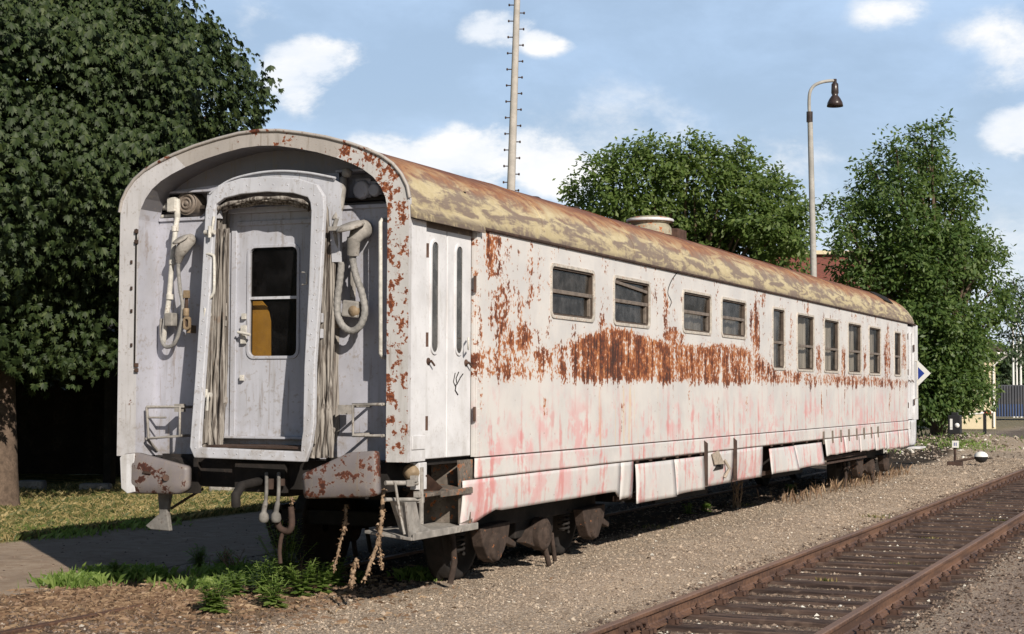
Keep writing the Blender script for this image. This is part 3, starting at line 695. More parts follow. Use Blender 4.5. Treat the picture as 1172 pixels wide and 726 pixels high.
# roof vents
c = S(744, 258, .42); mb = MB(); z0 = 4.0; mb.lathe((.42, c.y, z0-.05), [(.30, 0), (.29, .10), (.26, .14), (.26, .17), (.31, .19), (.32, .21), (.28, .235), (.22, .25), (0, .24)], 28)
v = mb.build('roof_vent', M['ventpaint'], roof)
mb = MB(); mb.lathe((.42, c.y, z0+.135), [(.318, -.002), (.328, .015), (.318, .032)], 28); mb.build('vent_ring', M['white'], v)
c2 = S(770, 262, .5); mb = MB(); mb.box((.36, c2.y-.25, 3.9), (.66, c2.y+.15, 4.09)); mb.build('vent_box', M['rust'], roof, bevel=.02)
c = S(607, 221, .2); mb = MB(); mb.lathe((.2, c.y, 3.98), [(.13, 0), (.13, .06), (.15, .07), (.10, .10), (0, .11)], 16); mb.lathe((.3, c.y+1.2, 4.0), [(.06, 0), (.05, .08), (0, .1)], 10); mb.build('roof_cowl', M['black'], roof)
mb = MB(); a = S(1003, 345, .9); b = S(1018, 360, 1.15); mb.prism([(1.06, 20.9, 3.835), (1.34, 21.05, 3.66), (1.37, 21.7, 3.63), (1.2, 21.9, 3.77), (1.02, 21.5, 3.86)], (.012, 0, .014)); mb.build('torn_roof_patch', M['black'], roof)
# stray wire hanging on side above window
mb = MB(); mb.tube(spline([S(775, 312), S(768, 322), S(764, 335), S(768, 345), S(766, 352)], 5), .008, 6)
w = mb.build('loose_wire', M['black'], coach)

# folding side door at the near corner
def sidedoor(y0, n, far=False):
    XD = HW-.035; H = 3.245
    d = None
    mb = MB(); mb.box((HW-.05, -0.0+.012, ZS), (HW-.002, .33, H)) if not far else None
    if not far:
        cp = mb.build('corner_panel', M['white'], coach, bevel=.006)
        mb = MB(); a = S(471, 499); b = S(487, 514); mb.box((HW-.001, a.y, b.z), (HW+.008, b.y-.02, a.z)); mb.build('hatch_plate', M['white'], cp, bevel=.004)
    leaves = [(.345, .785), (.80, 1.285)] if not far else [(22.98, 23.32), (23.34, 23.7)]
    for k, (a, b) in enumerate(leaves):
        mb = MB(); mb.box((XD-.03, a, ZS+.012), (XD, b, H)); d = mb.build('side_door', M['white'], coach, bevel=.008)
        cy = (.545 if k == 0 else 1.025) if not far else (a+b)/2; w2 = .062 if not far else .05
        mb = MB(); oo = rrect(cy-w2-.02, cy+w2+.02, 2.13, 3.11, w2+.018, 8); ii = rrect(cy-w2, cy+w2, 2.15, 3.09, w2-.001, 8)
        mb.ring(yz(oo, XD-.002), yz(ii, XD-.002), (.014, 0, 0)); mb.build('slit_frame', M['white'], d)
        mb = MB(); mb.prism(yz(ii, XD+.001), (.003, 0, 0)); mb.build('slit_pane', M['glassdark'], d)
        hy = (.431 if k == 0 else 1.175) if not far else b-.1
        mb = MB(); mb.lathe((XD, hy, 2.07), [(.03, 0), (.03, .01), (.012, .014), (.012, .035)], 12, (1, 0, 0)); mb.tube([(XD+.035, hy, 2.07), (XD+.038, hy+.05, 2.035)], .009, 6); mb.build('door_handle', M['rust'], d)
        if not far and k == 1:     # black scrawl
            mb = MB(); g = lambda *q: [onplane(x, y, 0, XD+.004) for x, y in q]
            mb.tube(g((525, 426), (522, 433), (523, 440), (527, 432), (530, 428)), .005, 5); mb.tube(g((522, 440), (521, 447), (524, 452)), .006, 5); mb.tube(g((521, 427), (519, 437), (521, 442)), .004, 5)
            mb.build('black_scrawl', M['black'], d)
    mb = MB()
    hy = (.34,) if not far else (22.96,)
    for y in hy:
        for z in (1.55, 2.25, 3.0): mb.cyl((HW+.0, y, z-.06), (HW+.0, y, z+.06), .014, 8)
    mb.cyl((HW-.0, leaves[1][1]+.005, 2.7), (HW-.0, leaves[1][1]+.005, 2.85), .014, 8); mb.cyl((HW-.0, leaves[1][1]+.005, 1.55), (HW-.0, leaves[1][1]+.005, 1.68), .014, 8)
    mb.build('door_hinge', M['rust'], coach)
    mb = MB(); mb.box((XD-.08, leaves[0][0]-.03, ZS), (XD-.04, leaves[1][1]+.03, H)); mb.build('door_rebate', M['darkrust'], coach)
    if not far:
        mb = MB(); mb.tube([S(536, 387, HW), S(536, 387, HW+.05), S(536, 400, HW+.05), S(536, 400, HW)], .009, 6); mb.build('door_grip', M['steel'], coach)
sidedoor(0, 0); sidedoor(0, 0, True)
# far corner post and far end
mb = MB(); mb.box((HW-.06, 23.72, ZS), (HW-.003, L, 3.28)); mb.box((-1.44, L-.03, ZS), (1.44, L-.001, 3.29)); mb.build('corner_panel', M['white'], coach, bevel=.006)
mb = MB(); mb.tube([(HW+.05, 23.8, 1.7), (HW+.05, 23.8, 2.5)], .016, 8); mb.tube([(HW, 23.8, 1.7), (HW+.05, 23.8, 1.7)], .014, 8); mb.tube([(HW, 23.8, 2.5), (HW+.05, 23.8, 2.5)], .014, 8); mb.build('handrail', M['steel'], coach)
mb = MB(); mb.box((-.6, L, 1.3), (.6, L+.25, 3.4)); mb.build('far_gangway', M['canvas'], coach, bevel=.03)

# skirt
def curved_panel(name, y0, y1, z0, z1, out=0., tilt=0., mat='skirt', zfun=None, curl=0., rag=0.):
    mb = MB(); ny = max(3, int((y1-y0)/.12)); nz_ = 9; vs = []
    for i in range(ny+1):
        y = y0+(y1-y0)*i/ny; zb = zfun(y) if zfun else z0
        zb += rag*(math.sin(i*.83+y0*7)+.6*math.sin(i*2.1+y0))
        for j in range(nz_+1):
            t = j/nz_; z = z1+(zb-z1)*t
            inn = -.05*max(0, (1.0-z)/.45)**2
            e = abs(i/ny-.5)*2
            x = HW+.002+inn+out*t+tilt*t*(i/ny-.5)*2+curl*t*t*e**4+.006*math.sin(i*.5+y0*3)*t
            yy = y+curl*.15*t*t*(1 if i/ny > .5 else -1)*e**3
            vs.append((x, yy, z))
    m = nz_+1; mb.add(vs, [(i*m+j, i*m+j+1, (i+1)*m+j+1, (i+1)*m+j) for i in range(ny) for j in range(nz_)], True)
    return mb.build(name, M[mat], coach, solid=.012)
belt = curved_panel('belt_panel', 1.30, 23.2, 1.047, ZS-.013)
def zf(y):
    if y < 1.36: return .63
    if y < 1.8: return .63+.11*((y-1.36)/.44)**.7
    return .725 if y < 5.05 else .66
curved_panel('skirt_panel', 1.05, 5.1, .7, 1.035, zfun=zf)
curved_panel('skirt_panel', 5.11, 5.52, .63, 1.035, curl=.02)
specs = [(5.60, 6.98, .555, 1.0, .05, .01, .03), (7.02, 8.22, .575, 1.0, .035, -.01, .03), (9.62, 11.12, .60, 1.035, .0, .0, .02), (11.5, 13.0, .62, .99, .06, .02, .04), (13.0, 14.86, .635, .995, .06, -.01, .03)]
for (a, b, c, d, o_, ti, cu) in specs: curved_panel('skirt_flap', a, b, c, d, o_, ti, curl=cu)
hs = MB(); curved_panel('skirt_panel', 8.27, 9.58, .60, 1.035, .012)
# broken hole in that panel
mb = MB(); a = S(821, 533, 1.46); mb.prism([(1.462, a.y-.2, a.z-.06), (1.463, a.y+.25, a.z-.05), (1.463, a.y+.28, a.z+.05), (1.463, a.y+.02, a.z+.03)], (.006, 0, 0)); mb.build('skirt_hole', M['black'], coach)
mb = MB(); mb.tube([(1.47, a.y+.3, a.z-.17), (1.52, a.y+.36, a.z-.05), (1.47, a.y+.3, a.z+.06)], .022, 8); mb.prism([(1.47, a.y-.3, a.z+.16), (1.50, a.y-.1, a.z+.2), (1.52, a.y+.1, a.z+.02), (1.48, a.y-.2, a.z+.02)], (.01, 0, 0)); mb.build('torn_metal', M['frametan'], coach)
# scalloped narrow flaps at the far half
xs = np.array([15.1, 16.6, 17.9, 19.3, 20.5, 21.8, 22.9])
for k, (a, b) in enumerate(zip(xs, xs[1:])):
    curved_panel('skirt_flap', a+.012, b-.012, (.76, .77, .74, .72, .70, .69)[k], 1.035, .03, .0, curl=.012, rag=.006)
for k in range(8):
    y = 14.95+k*.66; mb = MB(); mb.box((HW+.004, y, .96), (HW+.03, y+.05, 1.17), Matrix.Rotation(.08, 3, 'X')); mb.build('flap_hinge', M['sash'], coach, bevel=.004)
curved_panel('skirt_panel', 22.95, 23.9, .70, 1.235, mat='white')
mb = MB()
for y in (8.24, 9.6): mb.prism([(HW+.01, y-.02, .62), (HW+.045, y+.02, .62), (HW+.045, y+.02, 1.16), (HW+.01, y-.02, 1.2)], (0, .025, 0))
for y in (5.64, 6.1, 6.6, 7.1, 7.6, 8.1, 11.6, 12.2, 12.9, 13.8, 14.6): mb.cbox((HW+.012, y, 1.03), (.02, .07, .03))
mb.build('skirt_bracket', M['darkrust'], coach, bevel=.003)
mb = MB(); mb.box((HW-.12, 5.2, .60), (HW-.08, 14.8, .66)); mb.box((HW-.2, 14.9, .66), (HW-.1, 19, .72)); mb.box((HW-.10, 15.1, .60), (HW-.06, 18.9, .63)); mb.build('skirt_rail', M['darkrust'], coach)
for y in (23.95,):
    mb = MB(); mb.box((1.0, 23.3, .62), (1.62, 24.1, .66)); mb.box((1.1, 23.3, .66), (1.14, 24.05, 1.2)); mb.build('entrance_step', M['white'], coach, bevel=.005)

# near corner steps
st_in = .95
mb = MB(); mb.prism([(1.43, 1.02, 1.215), (1.43, 1.30, 1.215), (1.43, 1.30, .66), (1.43, 1.05, .66), (1.43, 1.05, .95)], (-.02, 0, 0)); mb.prism([(1.44, 1.235, 1.2), (1.44, 1.225, .65), (.95, 1.1, .66), (.95, 1.1, 1.2)], (0, .02, 0)); mb.build('step_cheek', M['stepdark'], coach)
mb = MB(); a = .28
mb.prism([(1.47, a, .965), (1.475, 1.21, .975), (1.10, 1.21, 1.0), (1.12, .55, 1.0)], (0, 0, -.03)); mb.box((1.462, a+.3, .92), (1.478, 1.21, .97)); us = mb.build('upper_step', M['stepdark'], coach, bevel=.005)
mb = MB(); mb.prism([(1.47, .33, 1.13), (1.47, .62, 1.0), (1.2, .7, .82), (1.15, .35, .82)], (-.03, 0, -.02)); mb.build('rusted_lump', M['rust'], coach, bevel=.02)
mb = MB(); mb.prism([(1.49, -.0, .625), (1.50, 1.27, .64), (1.05, 1.27, .66), (1.0, .1, .66)], (0, 0, -.025)); mb.box((1.488, .02, .60), (1.503, 1.27, .66)); ls = mb.build('lower_step', M['dirtygrey'], coach, bevel=.005)
mb = MB(); mb.prism([(1.47, -.06, .92), (1.47, .12, .91), (1.47, .20, .72), (1.47, .42, .655), (1.47, .45, .63), (1.47, .02, .615)], (-.015, 0, 0)); mb.prism([(1.3, -.02, .92), (1.3, .2, .6), (1.47, .02, .61), (1.47, -.06, .92)], (.0, .015, 0)); mb.build('step_bracket', M['dirtygrey'], coach, bevel=.004)
mb = MB(); mb.tube([S(441, 553, 1.3), S(478, 553, 1.45)], .02, 8); mb.tube([S(441, 572, 1.3), S(483, 572, 1.45)], .017, 8); mb.tube([S(482, 535), S(482, 600)], .022, 8); mb.tube([S(452, 552, 1.4), S(458, 590, 1.4), S(463, 612, 1.46)], .012, 6)
for q in ((470, 553), (474, 548), (481, 572), (478, 566)): mb.cbox(S(*q, 1.44), (.05, .05, .05))
mb.build('step_rod', M['dirtygrey'], coach)
mb = MB(); a = S(482, 530); mb.box((1.36, .22, 1.0), (1.448, .36, 1.225)); mb.build('corner_post', M['white'], coach, bevel=.006)
mb = MB(); c = S(472, 541, 1.38); mb.lathe(c, [(0, .06), (.05, .05), (.075, .0), (.07, -.08)], 14, (.6, -.8, 0)); mb.build('marker_lamp', M['brass'], coach)

# underframe
mb = MB(); mb.box((-1.2, .12, .98), (1.2, .34, 1.228)); mb.box((-1.05, .34, .95), (-.95, 23.8, 1.225)); mb.box((.95, 1.32, .95), (1.05, 23.8, 1.225)); mb.box((-.12, .34, .9), (.12, 23.8, 1.22)); mb.box((-1.3, 7.2, .45), (1.15, 9.4, 1.0)); mb.box((-1.2, 10.6, .42), (.2, 12.4, .95)); mb.box((.1, 12.6, .5), (1.2, 14.6, .98)); mb.cyl((-.5, 15, .7), (-.5, 17, .7), .22, 16)
mb.box((-1.4, .3, 1.19), (1.36, 24.1, 1.232)); mb.box((.7, .35, .9), (1.1, 1.25, 1.2))
mb.box((-1.40, 5.6, .62), (-1.36, 18, 1.2))
mb.build('underframe', M['black'], coach)

# buffers
def buffer(P, x, z, mat, Yf=-.2, thick_left=False):
    pts = [E(px, py, Yf) for px, py in P]
    c = sum(pts, Vector())/len(pts); mb = MB(); n = 4
    # rounded outline
    out = []
    for i, p in enumerate(pts):
        a, b = pts[i-1], pts[(i+1) % len(pts)]; d1 = (a-p); d2 = (b-p); r = min(.035, d1.length*.4, d2.length*.4); q1 = p+d1.normalized()*r; q2 = p+d2.normalized()*r
        for k in range(4):
            t = k/3; out.append(q1*(1-t)**2+p*2*t*(1-t)+q2*t*t)
    ring = [c+(p-c)*.90+Vector((0, -.018, 0)) for p in out]; N = len(out)
    vs = out+ring+[c+(p-c)*.4+Vector((0, -.032, 0)) for p in out]+[p+Vector((0, .055, 0)) for p in out]
    fs = [(i, (i+1) % N, N+(i+1) % N, N+i) for i in range(N)]+[(N+i, N+(i+1) % N, 2*N+(i+1) % N, 2*N+i) for i in range(N)]+[tuple(2*N+i for i in range(N))]+[(i, 3*N+i, 3*N+(i+1) % N, (i+1) % N) for i in range(N)]+[tuple(3*N+i for i in range(N))[::-1]]
    mb.add(vs, fs, True)
    head = mb.build('buffer', M[mat], coach)
    mb = MB(); mb.cyl((x, Yf+.05, z), (x, .0, z), .10, 18); mb.cyl((x, -.06, z), (x, .14, z), .145, 18); mb.box((x-.19, .08, z-.17), (x+.19, .13, z+.17)); mb.build('buffer_housing', M['black'], head)
    return head
bl_ = buffer([(140, 520), (155, 518), (215, 534), (215, 560), (205, 566), (148, 565), (139, 558)], -.83, 1.09, 'buffer', -.17)
buffer([(345, 543), (400, 518), (431, 516), (433, 566), (425, 569), (348, 571)], .83, 1.09, 'buffer_r', -.22)
mb = MB(); q = [E(x, y, -.178) for x, y in [(138.5, 524), (141, 520.5), (155, 519), (156, 563), (147, 565), (140, 559)]]; mb.prism(q, (0, -.018, 0)); mb.build('white_edge', M['white'], bl_, bevel=.006)
mb = MB(); mb.cbox(E(168, 541, -.212), (.085, .01, .018), Matrix.Rotation(.1, 3, 'Y')); mb.cyl(E(190, 547, -.20), E(190, 547, -.215), .03, 7); mb.build('peeled_patch', M['darkrust'], bl_)
# draw gear, couplings, brackets
mb = MB(); mb.box((-.25, .06, .95), (.25, .12, 1.2)); mb.tube([(0.02, .1, 1.05), (.02, -.25, 1.02), (.05, -.38, .95), (.04, -.36, .86)], .04, 10); mb.build('draw_hook', M['black'], coach)
def pendant(px, y0, y1, Y, r=.02):
    mb = MB(); mb.tube(spline([E(px+1, y0-18, Y+.12), E(px+1, y0, Y), E(px, y0+14, Y), E(px-2, y1-12, Y), E(px-2, y1, Y)], 5), [r*.8]*11+[r*1.1]*5+[r*1.9, r*2.1, r*2.2, r*2.0, r*1.5], 10); mb.build('coupling_head', M['stepgrey'], coach)
pendant(304, 560, 598, -.1); pendant(318, 560, 598, -.1)
mb = MB(); mb.cyl(E(309, 548, .0), E(309, 560, .0), .035, 10); mb.cyl(E(321, 548, 0), E(321, 556, 0), .04, 10); mb.tube(spline([E(316, 590, -.05), E(320, 604, -.05), E(330, 608, -.05), E(334, 600, -.05), E(333, 580, -.05)], 5), .028, 8); mb.tube(spline([E(330, 606, -.05), E(323, 612, -.05), E(320, 630, -.05), E(321, 645, -.05)], 4), .018, 8); mb.build('brake_coupling', M['darkrust'], coach)
mb = MB(); mb.prism(EP([(180, 562), (195, 562), (191, 585), (194, 608), (172, 606), (166, 602), (182, 588)], .0), (0, .05, 0)); mb.build('rail_guard', M['stepgrey'], coach, bevel=.008)
mb = MB(); mb.tube([E(196, 582, .4), E(215, 570, .3), E(232, 560, .2)], .012, 6); mb.build('brake_rod', M['darkrust'], coach)

# bogies
def bogie(yc, first=None):
    mb = MB()
    for s in (1, -1):
        mb.box((s*.98-.06, yc-1.75, .50), (s*.98+.06, yc+1.75, .70)); mb.box((s*.98-.05, yc-.5, .34), (s*.98+.05, yc+.5, .52))
    mb.box((-1.0, yc-.3, .48), (1.0, yc+.3, .9)); mb.box((-1.0, yc-1.75, .52), (1.0, yc-1.65, .66)); mb.box((-1.0, yc+1.65, .52), (1.0, yc+1.75, .66))
    fr = mb.build('bogie', M['black'], coach, bevel=.012)
    for d in (-1.325, 1.325):
        y = yc+d
        for s in (1, -1):
            mb = MB(); X = s*.75
            mb.lathe((X-s*.068, y, .47), [(.06, -.0), (.38, .0), (.42, -.03), (.49, -.03), (.487, .0), (.455, .02), (.45, .12), (.40, .13), (.36, .09), (.12, .07), (.12, .15), (0, .15)], 36, (s, 0, 0)); mb.build('wheel', M['black'], fr)
            mb = MB(); cx = s*1.06
            mb.prism([(cx, y-.34, .54), (cx, y-.26, .36), (cx, y-.15, .24), (cx, y-.02, .19), (cx, y+.10, .20), (cx, y+.22, .29), (cx, y+.32, .42), (cx, y+.36, .56)], (s*.12, 0, 0)); mb.lathe((cx+s*.12, y, .34), [(.14, 0), (.13, .03), (.06, .04), (0, .042)], 18, (s, 0, 0)); mb.prism([(cx, y+.28, .36), (cx, y+.58, .28), (cx, y+.6, .33), (cx, y+.28, .45)], (s*.08, 0, 0)); mb.build('axle_box', M['bogie'], fr, bevel=.012)
            for e in (-.42, .42):
                mb = MB(); pts = [(s*.99+.055*math.cos(t*.7), y+e+.055*math.sin(t*.7), .30+.24*t/45) for t in range(46)]; mb.tube(pts, .014, 5); mb.build('coil_spring', M['black'], fr)
    for s in (1, -1):
        mb = MB(); mb.lathe((s*1.06, yc-.05, .36), [(0, 0), (.17, 0), (.17, .10), (.13, .13), (.10, .125), (.06, .15), (0, .15)], 22, (s, 0, 0)); mb.prism([(s*1.0, yc-.42, .30), (s*1.0, yc-.1, .22), (s*1.0, yc, .45), (s*1.0, yc-.2, .45)], (s*.1, 0, 0)); mb.tube([(s*1.12, yc, .3), (s*1.14, yc+.12, .02)], .03, 8); mb.tube([(s*1.10, yc+.28, .34), (s*1.1, yc+.38, .04)], .025, 8); mb.build('damper', M['bogie'], fr, bevel=.006)
    mb = MB(); mb.tube([(1.0, yc-1.9, .5), (1.05, yc-1.95, .25), (1.02, yc-1.98, .05)], .03, 8); mb.tube([(-.75, yc-1.9, .5), (-.78, yc-2.0, .12)], .035, 8); mb.build('sand_pipe', M['bogie'], fr)
    return fr
bogie(3.68); bogie(20.6)

# ================================================================== ground
def sm(a, b, x):
    t = np.clip((x-a)/(b-a), 0, 1); return t*t*(3-2*t)
def gh(x, y):
    x = np.asarray(x, float); y = np.asarray(y, float)
    h = .018*np.sin(x*1.3+.4*y)*np.sin(y*.7+1)+.014*np.sin(x*3.1+1)*np.cos(y*2.3)+.008*np.sin(x*7+y*3)*np.sin(y*6.1)
    cr = 1-sm(.9, 1.5, np.abs(x)); h = h*(1-.8*cr)
    tr = 1-sm(.85, 1.25, np.abs(x-4.16)); h = h*(1-tr*.7)-.07*tr
    h = h+.02*np.exp(-((x-2.1)/.8)**2)
    pth = sm(-1.9, -2.3, x)*sm(-6.2, -5.8, x); h = h*(1-.8*pth)
    h = h+.45*np.exp(-((x+.9)/2.6)**2-((y-38.5)/3.6)**2)+.30*np.exp(-((x-1.2)/1.6)**2-((y-41.)/4.)**2)+.06*np.exp(-((x+.1)/.7)**2-((y-.1)/.9)**2)
    return h*(1-sm(55, 75, y))
def grid(lo, hi, step, far):
    a = list(np.arange(lo, hi+1e-6, step)); g = step; v = hi
    while v < far: g *= 1.35; v += g; a.append(v)
    g = step; v = lo; b = []
    while v > -far: g *= 1.35; v -= g; b.append(v)
    return np.array(b[::-1]+a)
gx = grid(-9, 9, .12, 1500); gy = grid(-4, 46, .16, 1500)
XX, YY = np.meshgrid(gx, gy, indexing='ij'); ZZ = gh(XX, YY)
V = np.stack([XX, YY, ZZ], -1).reshape(-1, 3); nx_, ny_ = len(gx), len(gy)
ii, jj = np.meshgrid(np.arange(nx_-1), np.arange(ny_-1), indexing='ij'); a = (ii*ny_+jj).ravel()
Fq = np.stack([a, a+ny_, a+ny_+1, a+1], -1)
def ground_mat():
    t = T('ground'); p = t.pos(); x, y, z = t.xyz(p)
    n1 = t.noise(p, .55, 5, .6); n2 = t.noise(p, 2.6, 6, .62); n3 = t.noise(p, 14., 5, .65); n4 = t.noise(p, 55., 4, .65)
    vc = t.voro(p, 34., 'Color'); vr, vg, vb = t.xyz(vc); vd = t.voro(p, 34.)
    v2 = t.voro(p, 75.); v2c, _, _ = t.xyz(t.voro(p, 75., 'Color'))
    grav = t.mix(n2.ss(.3, .7), (.42, .33, .245), (.54, .43, .33))
    grav = t.mix(n1.ss(.4, .65)*.55, grav, (.26, .20, .15)); grav = t.mix((n2*.6+n3*.4).ss(.5, .62)*.4, grav, (.22, .17, .13))
    grav = t.mix((vr*.8)*n3.ss(.35, .55), grav, t.ramp(vg, [(0, (.22, .17, .135)), (.45, (.38, .31, .25)), (.8, (.47, .40, .33)), (1., (.62, .56, .48))]))
    grav = t.mix(v2c.ss(.55, .95)*.5, grav, (.20, .165, .14)); grav = t.mix(v2c.ss(.06, .0)*.8, grav, (.62, .58, .52))
    dark = t.mix(n2.ss(.3, .7), (.14, .11, .09), (.23, .18, .15)); dark = t.mix(vr.ss(.5, 1.)*.6, dark, (.30, .25, .215))
    dirt = t.mix(n2.ss(.3, .7), (.135, .09, .06), (.23, .16, .11)); dirt = t.mix(n4.ss(.5, .65)*.5, dirt, (.34, .26, .18)); dirt = t.mix(n3.ss(.55, .7)*.6, dirt, (.12, .085, .065))
    grass = t.mix(n3.ss(.35, .65), (.055, .085, .025), (.20, .20, .07)); grass = t.mix(n2.ss(.45, .6)*.7, grass, (.42, .34, .14))
    w = (n2-.5)*1.6+(n3-.5)*.5
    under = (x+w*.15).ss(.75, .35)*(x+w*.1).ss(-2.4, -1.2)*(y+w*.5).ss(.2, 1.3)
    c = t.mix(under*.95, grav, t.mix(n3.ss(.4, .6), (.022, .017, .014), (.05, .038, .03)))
    tr = ((x-4.16)._o('ABSOLUTE', 0.)+w*.2).ss(1.30, .95); c = t.mix(tr, c, dark)
    right = (x+w*.3).ss(5.2, 5.8); c = t.mix(right*.75, c, t.mix(n3.ss(.4, .6), (.20, .155, .135), (.27, .21, .18)))
    front = (x+w*.35).ss(.95, .35)*(y+w).ss(2.2, 1.0); c = t.mix(front*(x+w*.2).ss(-3.2, -2.2), c, dirt)
    gl = (x+w*.3).ss(-5.5, -5.9); c = t.mix(gl, c, grass)
    farg = (y+w*2.).ss(36, 44)*(x+w).ss(-1.5, -3.5); c = t.mix(farg, c, grass)
    farr = y.ss(52, 60); c = t.mix(farr*.6, c, (.26, .22, .19))
    h = vd*-.9+n3*.5+n4*.6+v2*-.4
    return t.out(t.pbr(c, .95, 0., t.bump(h, .75, .03), .15))
M['ground'] = ground_mat()
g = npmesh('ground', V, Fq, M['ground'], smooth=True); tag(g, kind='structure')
# asphalt path beside the carriage
def strip(name, xa, xb, y0, y1, mat, dz=.006, sx=.3, sy=.3, edge=.06):
    xs = np.linspace(0, 1, int((xb-xa)/sx)+2); ys = np.arange(y0, y1, sy); vs = []
    for y in ys:
        ea = edge*math.sin(y*1.9)+edge*.6*math.sin(y*5.1+1); eb = edge*math.sin(y*1.5+2)+edge*.6*math.sin(y*4.3)
        for t in xs: x = xa+ea+(xb+eb-xa-ea)*t; vs.append((x, y, float(gh(x, y))+dz))
    m = len(xs); fs = [(i*m+j, i*m+j+1, (i+1)*m+j+1, (i+1)*m+j) for i in range(len(ys)-1) for j in range(m-1)]
    o = npmesh(name, vs, fs, mat, smooth=True); return tag(o, kind='structure')
def asphalt():
    t = T('old asphalt'); p = t.pos(); x, y, z = t.xyz(p); n1 = t.noise(t.vec(x*1.2, y*.35, 0.), 1., 5, .6); n2 = t.noise(p, 5., 6, .65); n3 = t.noise(p, 60., 4, .7)
    c = t.mix(n1.ss(.3, .7), (.29, .22, .165), (.40, .315, .24)); c = t.mix(n3.ss(.5, .65)*.4, c, (.13, .115, .105)); c = t.mix((n2*.6+n1*.4).ss(.46, .58)*.65, c, (.24, .17, .12)); c = t.mix(t.noise(p, 22., 5, .7).ss(.55, .68)*.5, c, (.42, .34, .26)); c = t.mix(t.noise(p, .7, 5, .7).ss(.5, .62)*.35, c, (.15, .11, .085))
    return t.out(t.pbr(c, .9, 0., t.bump(n3+n2, .35, .01), .2))
M['asphalt'] = asphalt()
strip('path', -5.6, -2.3, -14, 34, M['asphalt'], edge=.11)
strip('road', 2.2, 14., 60, 130, M['asphalt'], sx=2., sy=3., edge=.4)

# ------------------------------------------------------------------ railway track
def rail_mat():
    t = T('rusty rail'); p = t.pos(); x, y, z = t.xyz(p); n = t.noise(t.vec(x*4., y*.8, z*10.), 1., 5, .6); n2 = t.noise(p, 25., 5, .6)
    c = t.mix((n*.6+n2*.4).ss(.38, .62), (.08, .046, .035), (.20, .11, .07)); c = t.mix(z.ss(.108, .113)*.45, c, (.27, .18, .14))
    return t.out(t.pbr(c, .62, .1, t.bump(n2, .25, .004), .4))
M['rail'] = rail_mat()
def sleeper_mat():
    t = T('sleeper wood'); p = t.pos(); x, y, z = t.xyz(p); n = t.noise(t.vec(x*1.4, y*30., z*20.), 1., 5, .6); n2 = t.noise(p, 7., 5, .6)
    c = t.mix(n.ss(.35, .65), (.032, .022, .02), (.11, .075, .062)); c = t.mix(n2.ss(.52, .66)*.5, c, (.17, .12, .095))
    return t.out(t.pbr(c, .85, 0., t.bump(n, .6, .01), .2))
M['sleeper'] = sleeper_mat()
RP = [(-.0625, 0), (.0625, 0), (.0625, .011), (.018, .028), (.009, .04), (.009, .10), (.03, .112), (.034, .118), (.034, .140), (.026, .148), (-.026, .148), (-.034, .140), (-.034, .118), (-.03, .112), (-.009, .10), (-.009, .04), (-.018, .028), (-.0625, .011)]
def rail(xc, ztop, y0, y1, parent, wob=0.):
    mb = MB(); ys = np.arange(y0, y1+.1, 1.); n = len(RP); vs = []
    for y in ys:
        for a, b in RP: vs.append((xc+a+wob*math.sin(y*.6), y, ztop-.148+b))
    fs = [(i*n+j, i*n+(j+1) % n, (i+1)*n+(j+1) % n, (i+1)*n+j) for i in range(len(ys)-1) for j in range(n)]+[tuple(range(n)), tuple((len(ys)-1)*n+j for j in range(n))]
    mb.add(vs, fs); return mb.build('rail', M['rail'], parent)
tk = empty('railway_track', (4.16, 12, 0), 'rusty railway track with dark wooden sleepers running through the gravel at right', 'railway track')
rail(3.41, .116, -6, 60, tk); rail(4.91, .116, -6, 60, tk)
mb = MB(); mb.box((-1.3, -.125, -.14), (1.3, .125, 0)); 
def sleeper(y, i):
    mb = MB(); rs = random.Random(i); n = 10; w = .118+rs.uniform(-.01, .012); vs = []
    for k in range(n+1):
        x = 4.16-1.28+2.56*k/n; j = rs.uniform(-.006, .006)
        vs += [(x, y-w+j, -.15), (x, y-w+j, -.042), (x, y-w+.02+j, -.034+rs.uniform(-.003, .003)), (x, y+w-.02-j, -.034+rs.uniform(-.003, .003)), (x, y+w-j, -.042), (x, y+w-j, -.15)]
    mb.add(vs, [(k*6+q, (k+1)*6+q, (k+1)*6+q+1, k*6+q+1) for k in range(n) for q in range(5)]+[tuple(range(6)), tuple(n*6+q for q in range(6))])
    o = mb.build('sleeper', M['sleeper'], tk); return at_origin(o, (4.16, y, -.03))
def plates(o, y):
    for xr in (3.41, 4.91):
        mb = MB(); mb.box((xr-.16, y-.075, -.035), (xr+.16, y+.075, -.0325+.004)); 
        for s in (-1, 1):
            mb.box((xr+s*.10-.028, y-.06, -.03), (xr+s*.10+.028, y+.06, .008)); mb.cyl((xr+s*.092, y, .0), (xr+s*.092, y, .052), .014, 6); mb.cyl((xr+s*.092, y, .02), (xr+s*.092, y, .034), .024, 6); mb.cyl((xr+s*.14, y-.045, -.02), (xr+s*.14, y-.045, .012), .018, 6); mb.cyl((xr+s*.14, y+.045, -.02), (xr+s*.14, y+.045, .012), .018, 6)
        mb.build('rail_plate', M['rust'], o)
k = 0; y = -2.6
while k < 98:
    o = sleeper(y, k)
    if y < 30: plates(o, y)
    y += .655+random.uniform(-.02, .02); k += 1
mb = MB()
for xr in (3.41,):
    for s in (1, -1): mb.box((xr+s*.013-.011, -.4, .0), (xr+s*.013+.011, .2, .085)); 
    for yy in (-.3, -.15, -.02, .12):
        for s in (1, -1): mb.cyl((xr+s*.02, yy, .045), (xr+s*.06, yy, .045), .02, 6)
mb.build('fishplate', M['rust'], tk)
tk2 = empty('railway_track', (0, 12, -.05), 'overgrown sunken rails buried in dirt beneath the white carriage', 'railway track')
rail(-.75, .03, -9, 30, tk2); rail(.75, -.004, -9, 30, tk2)

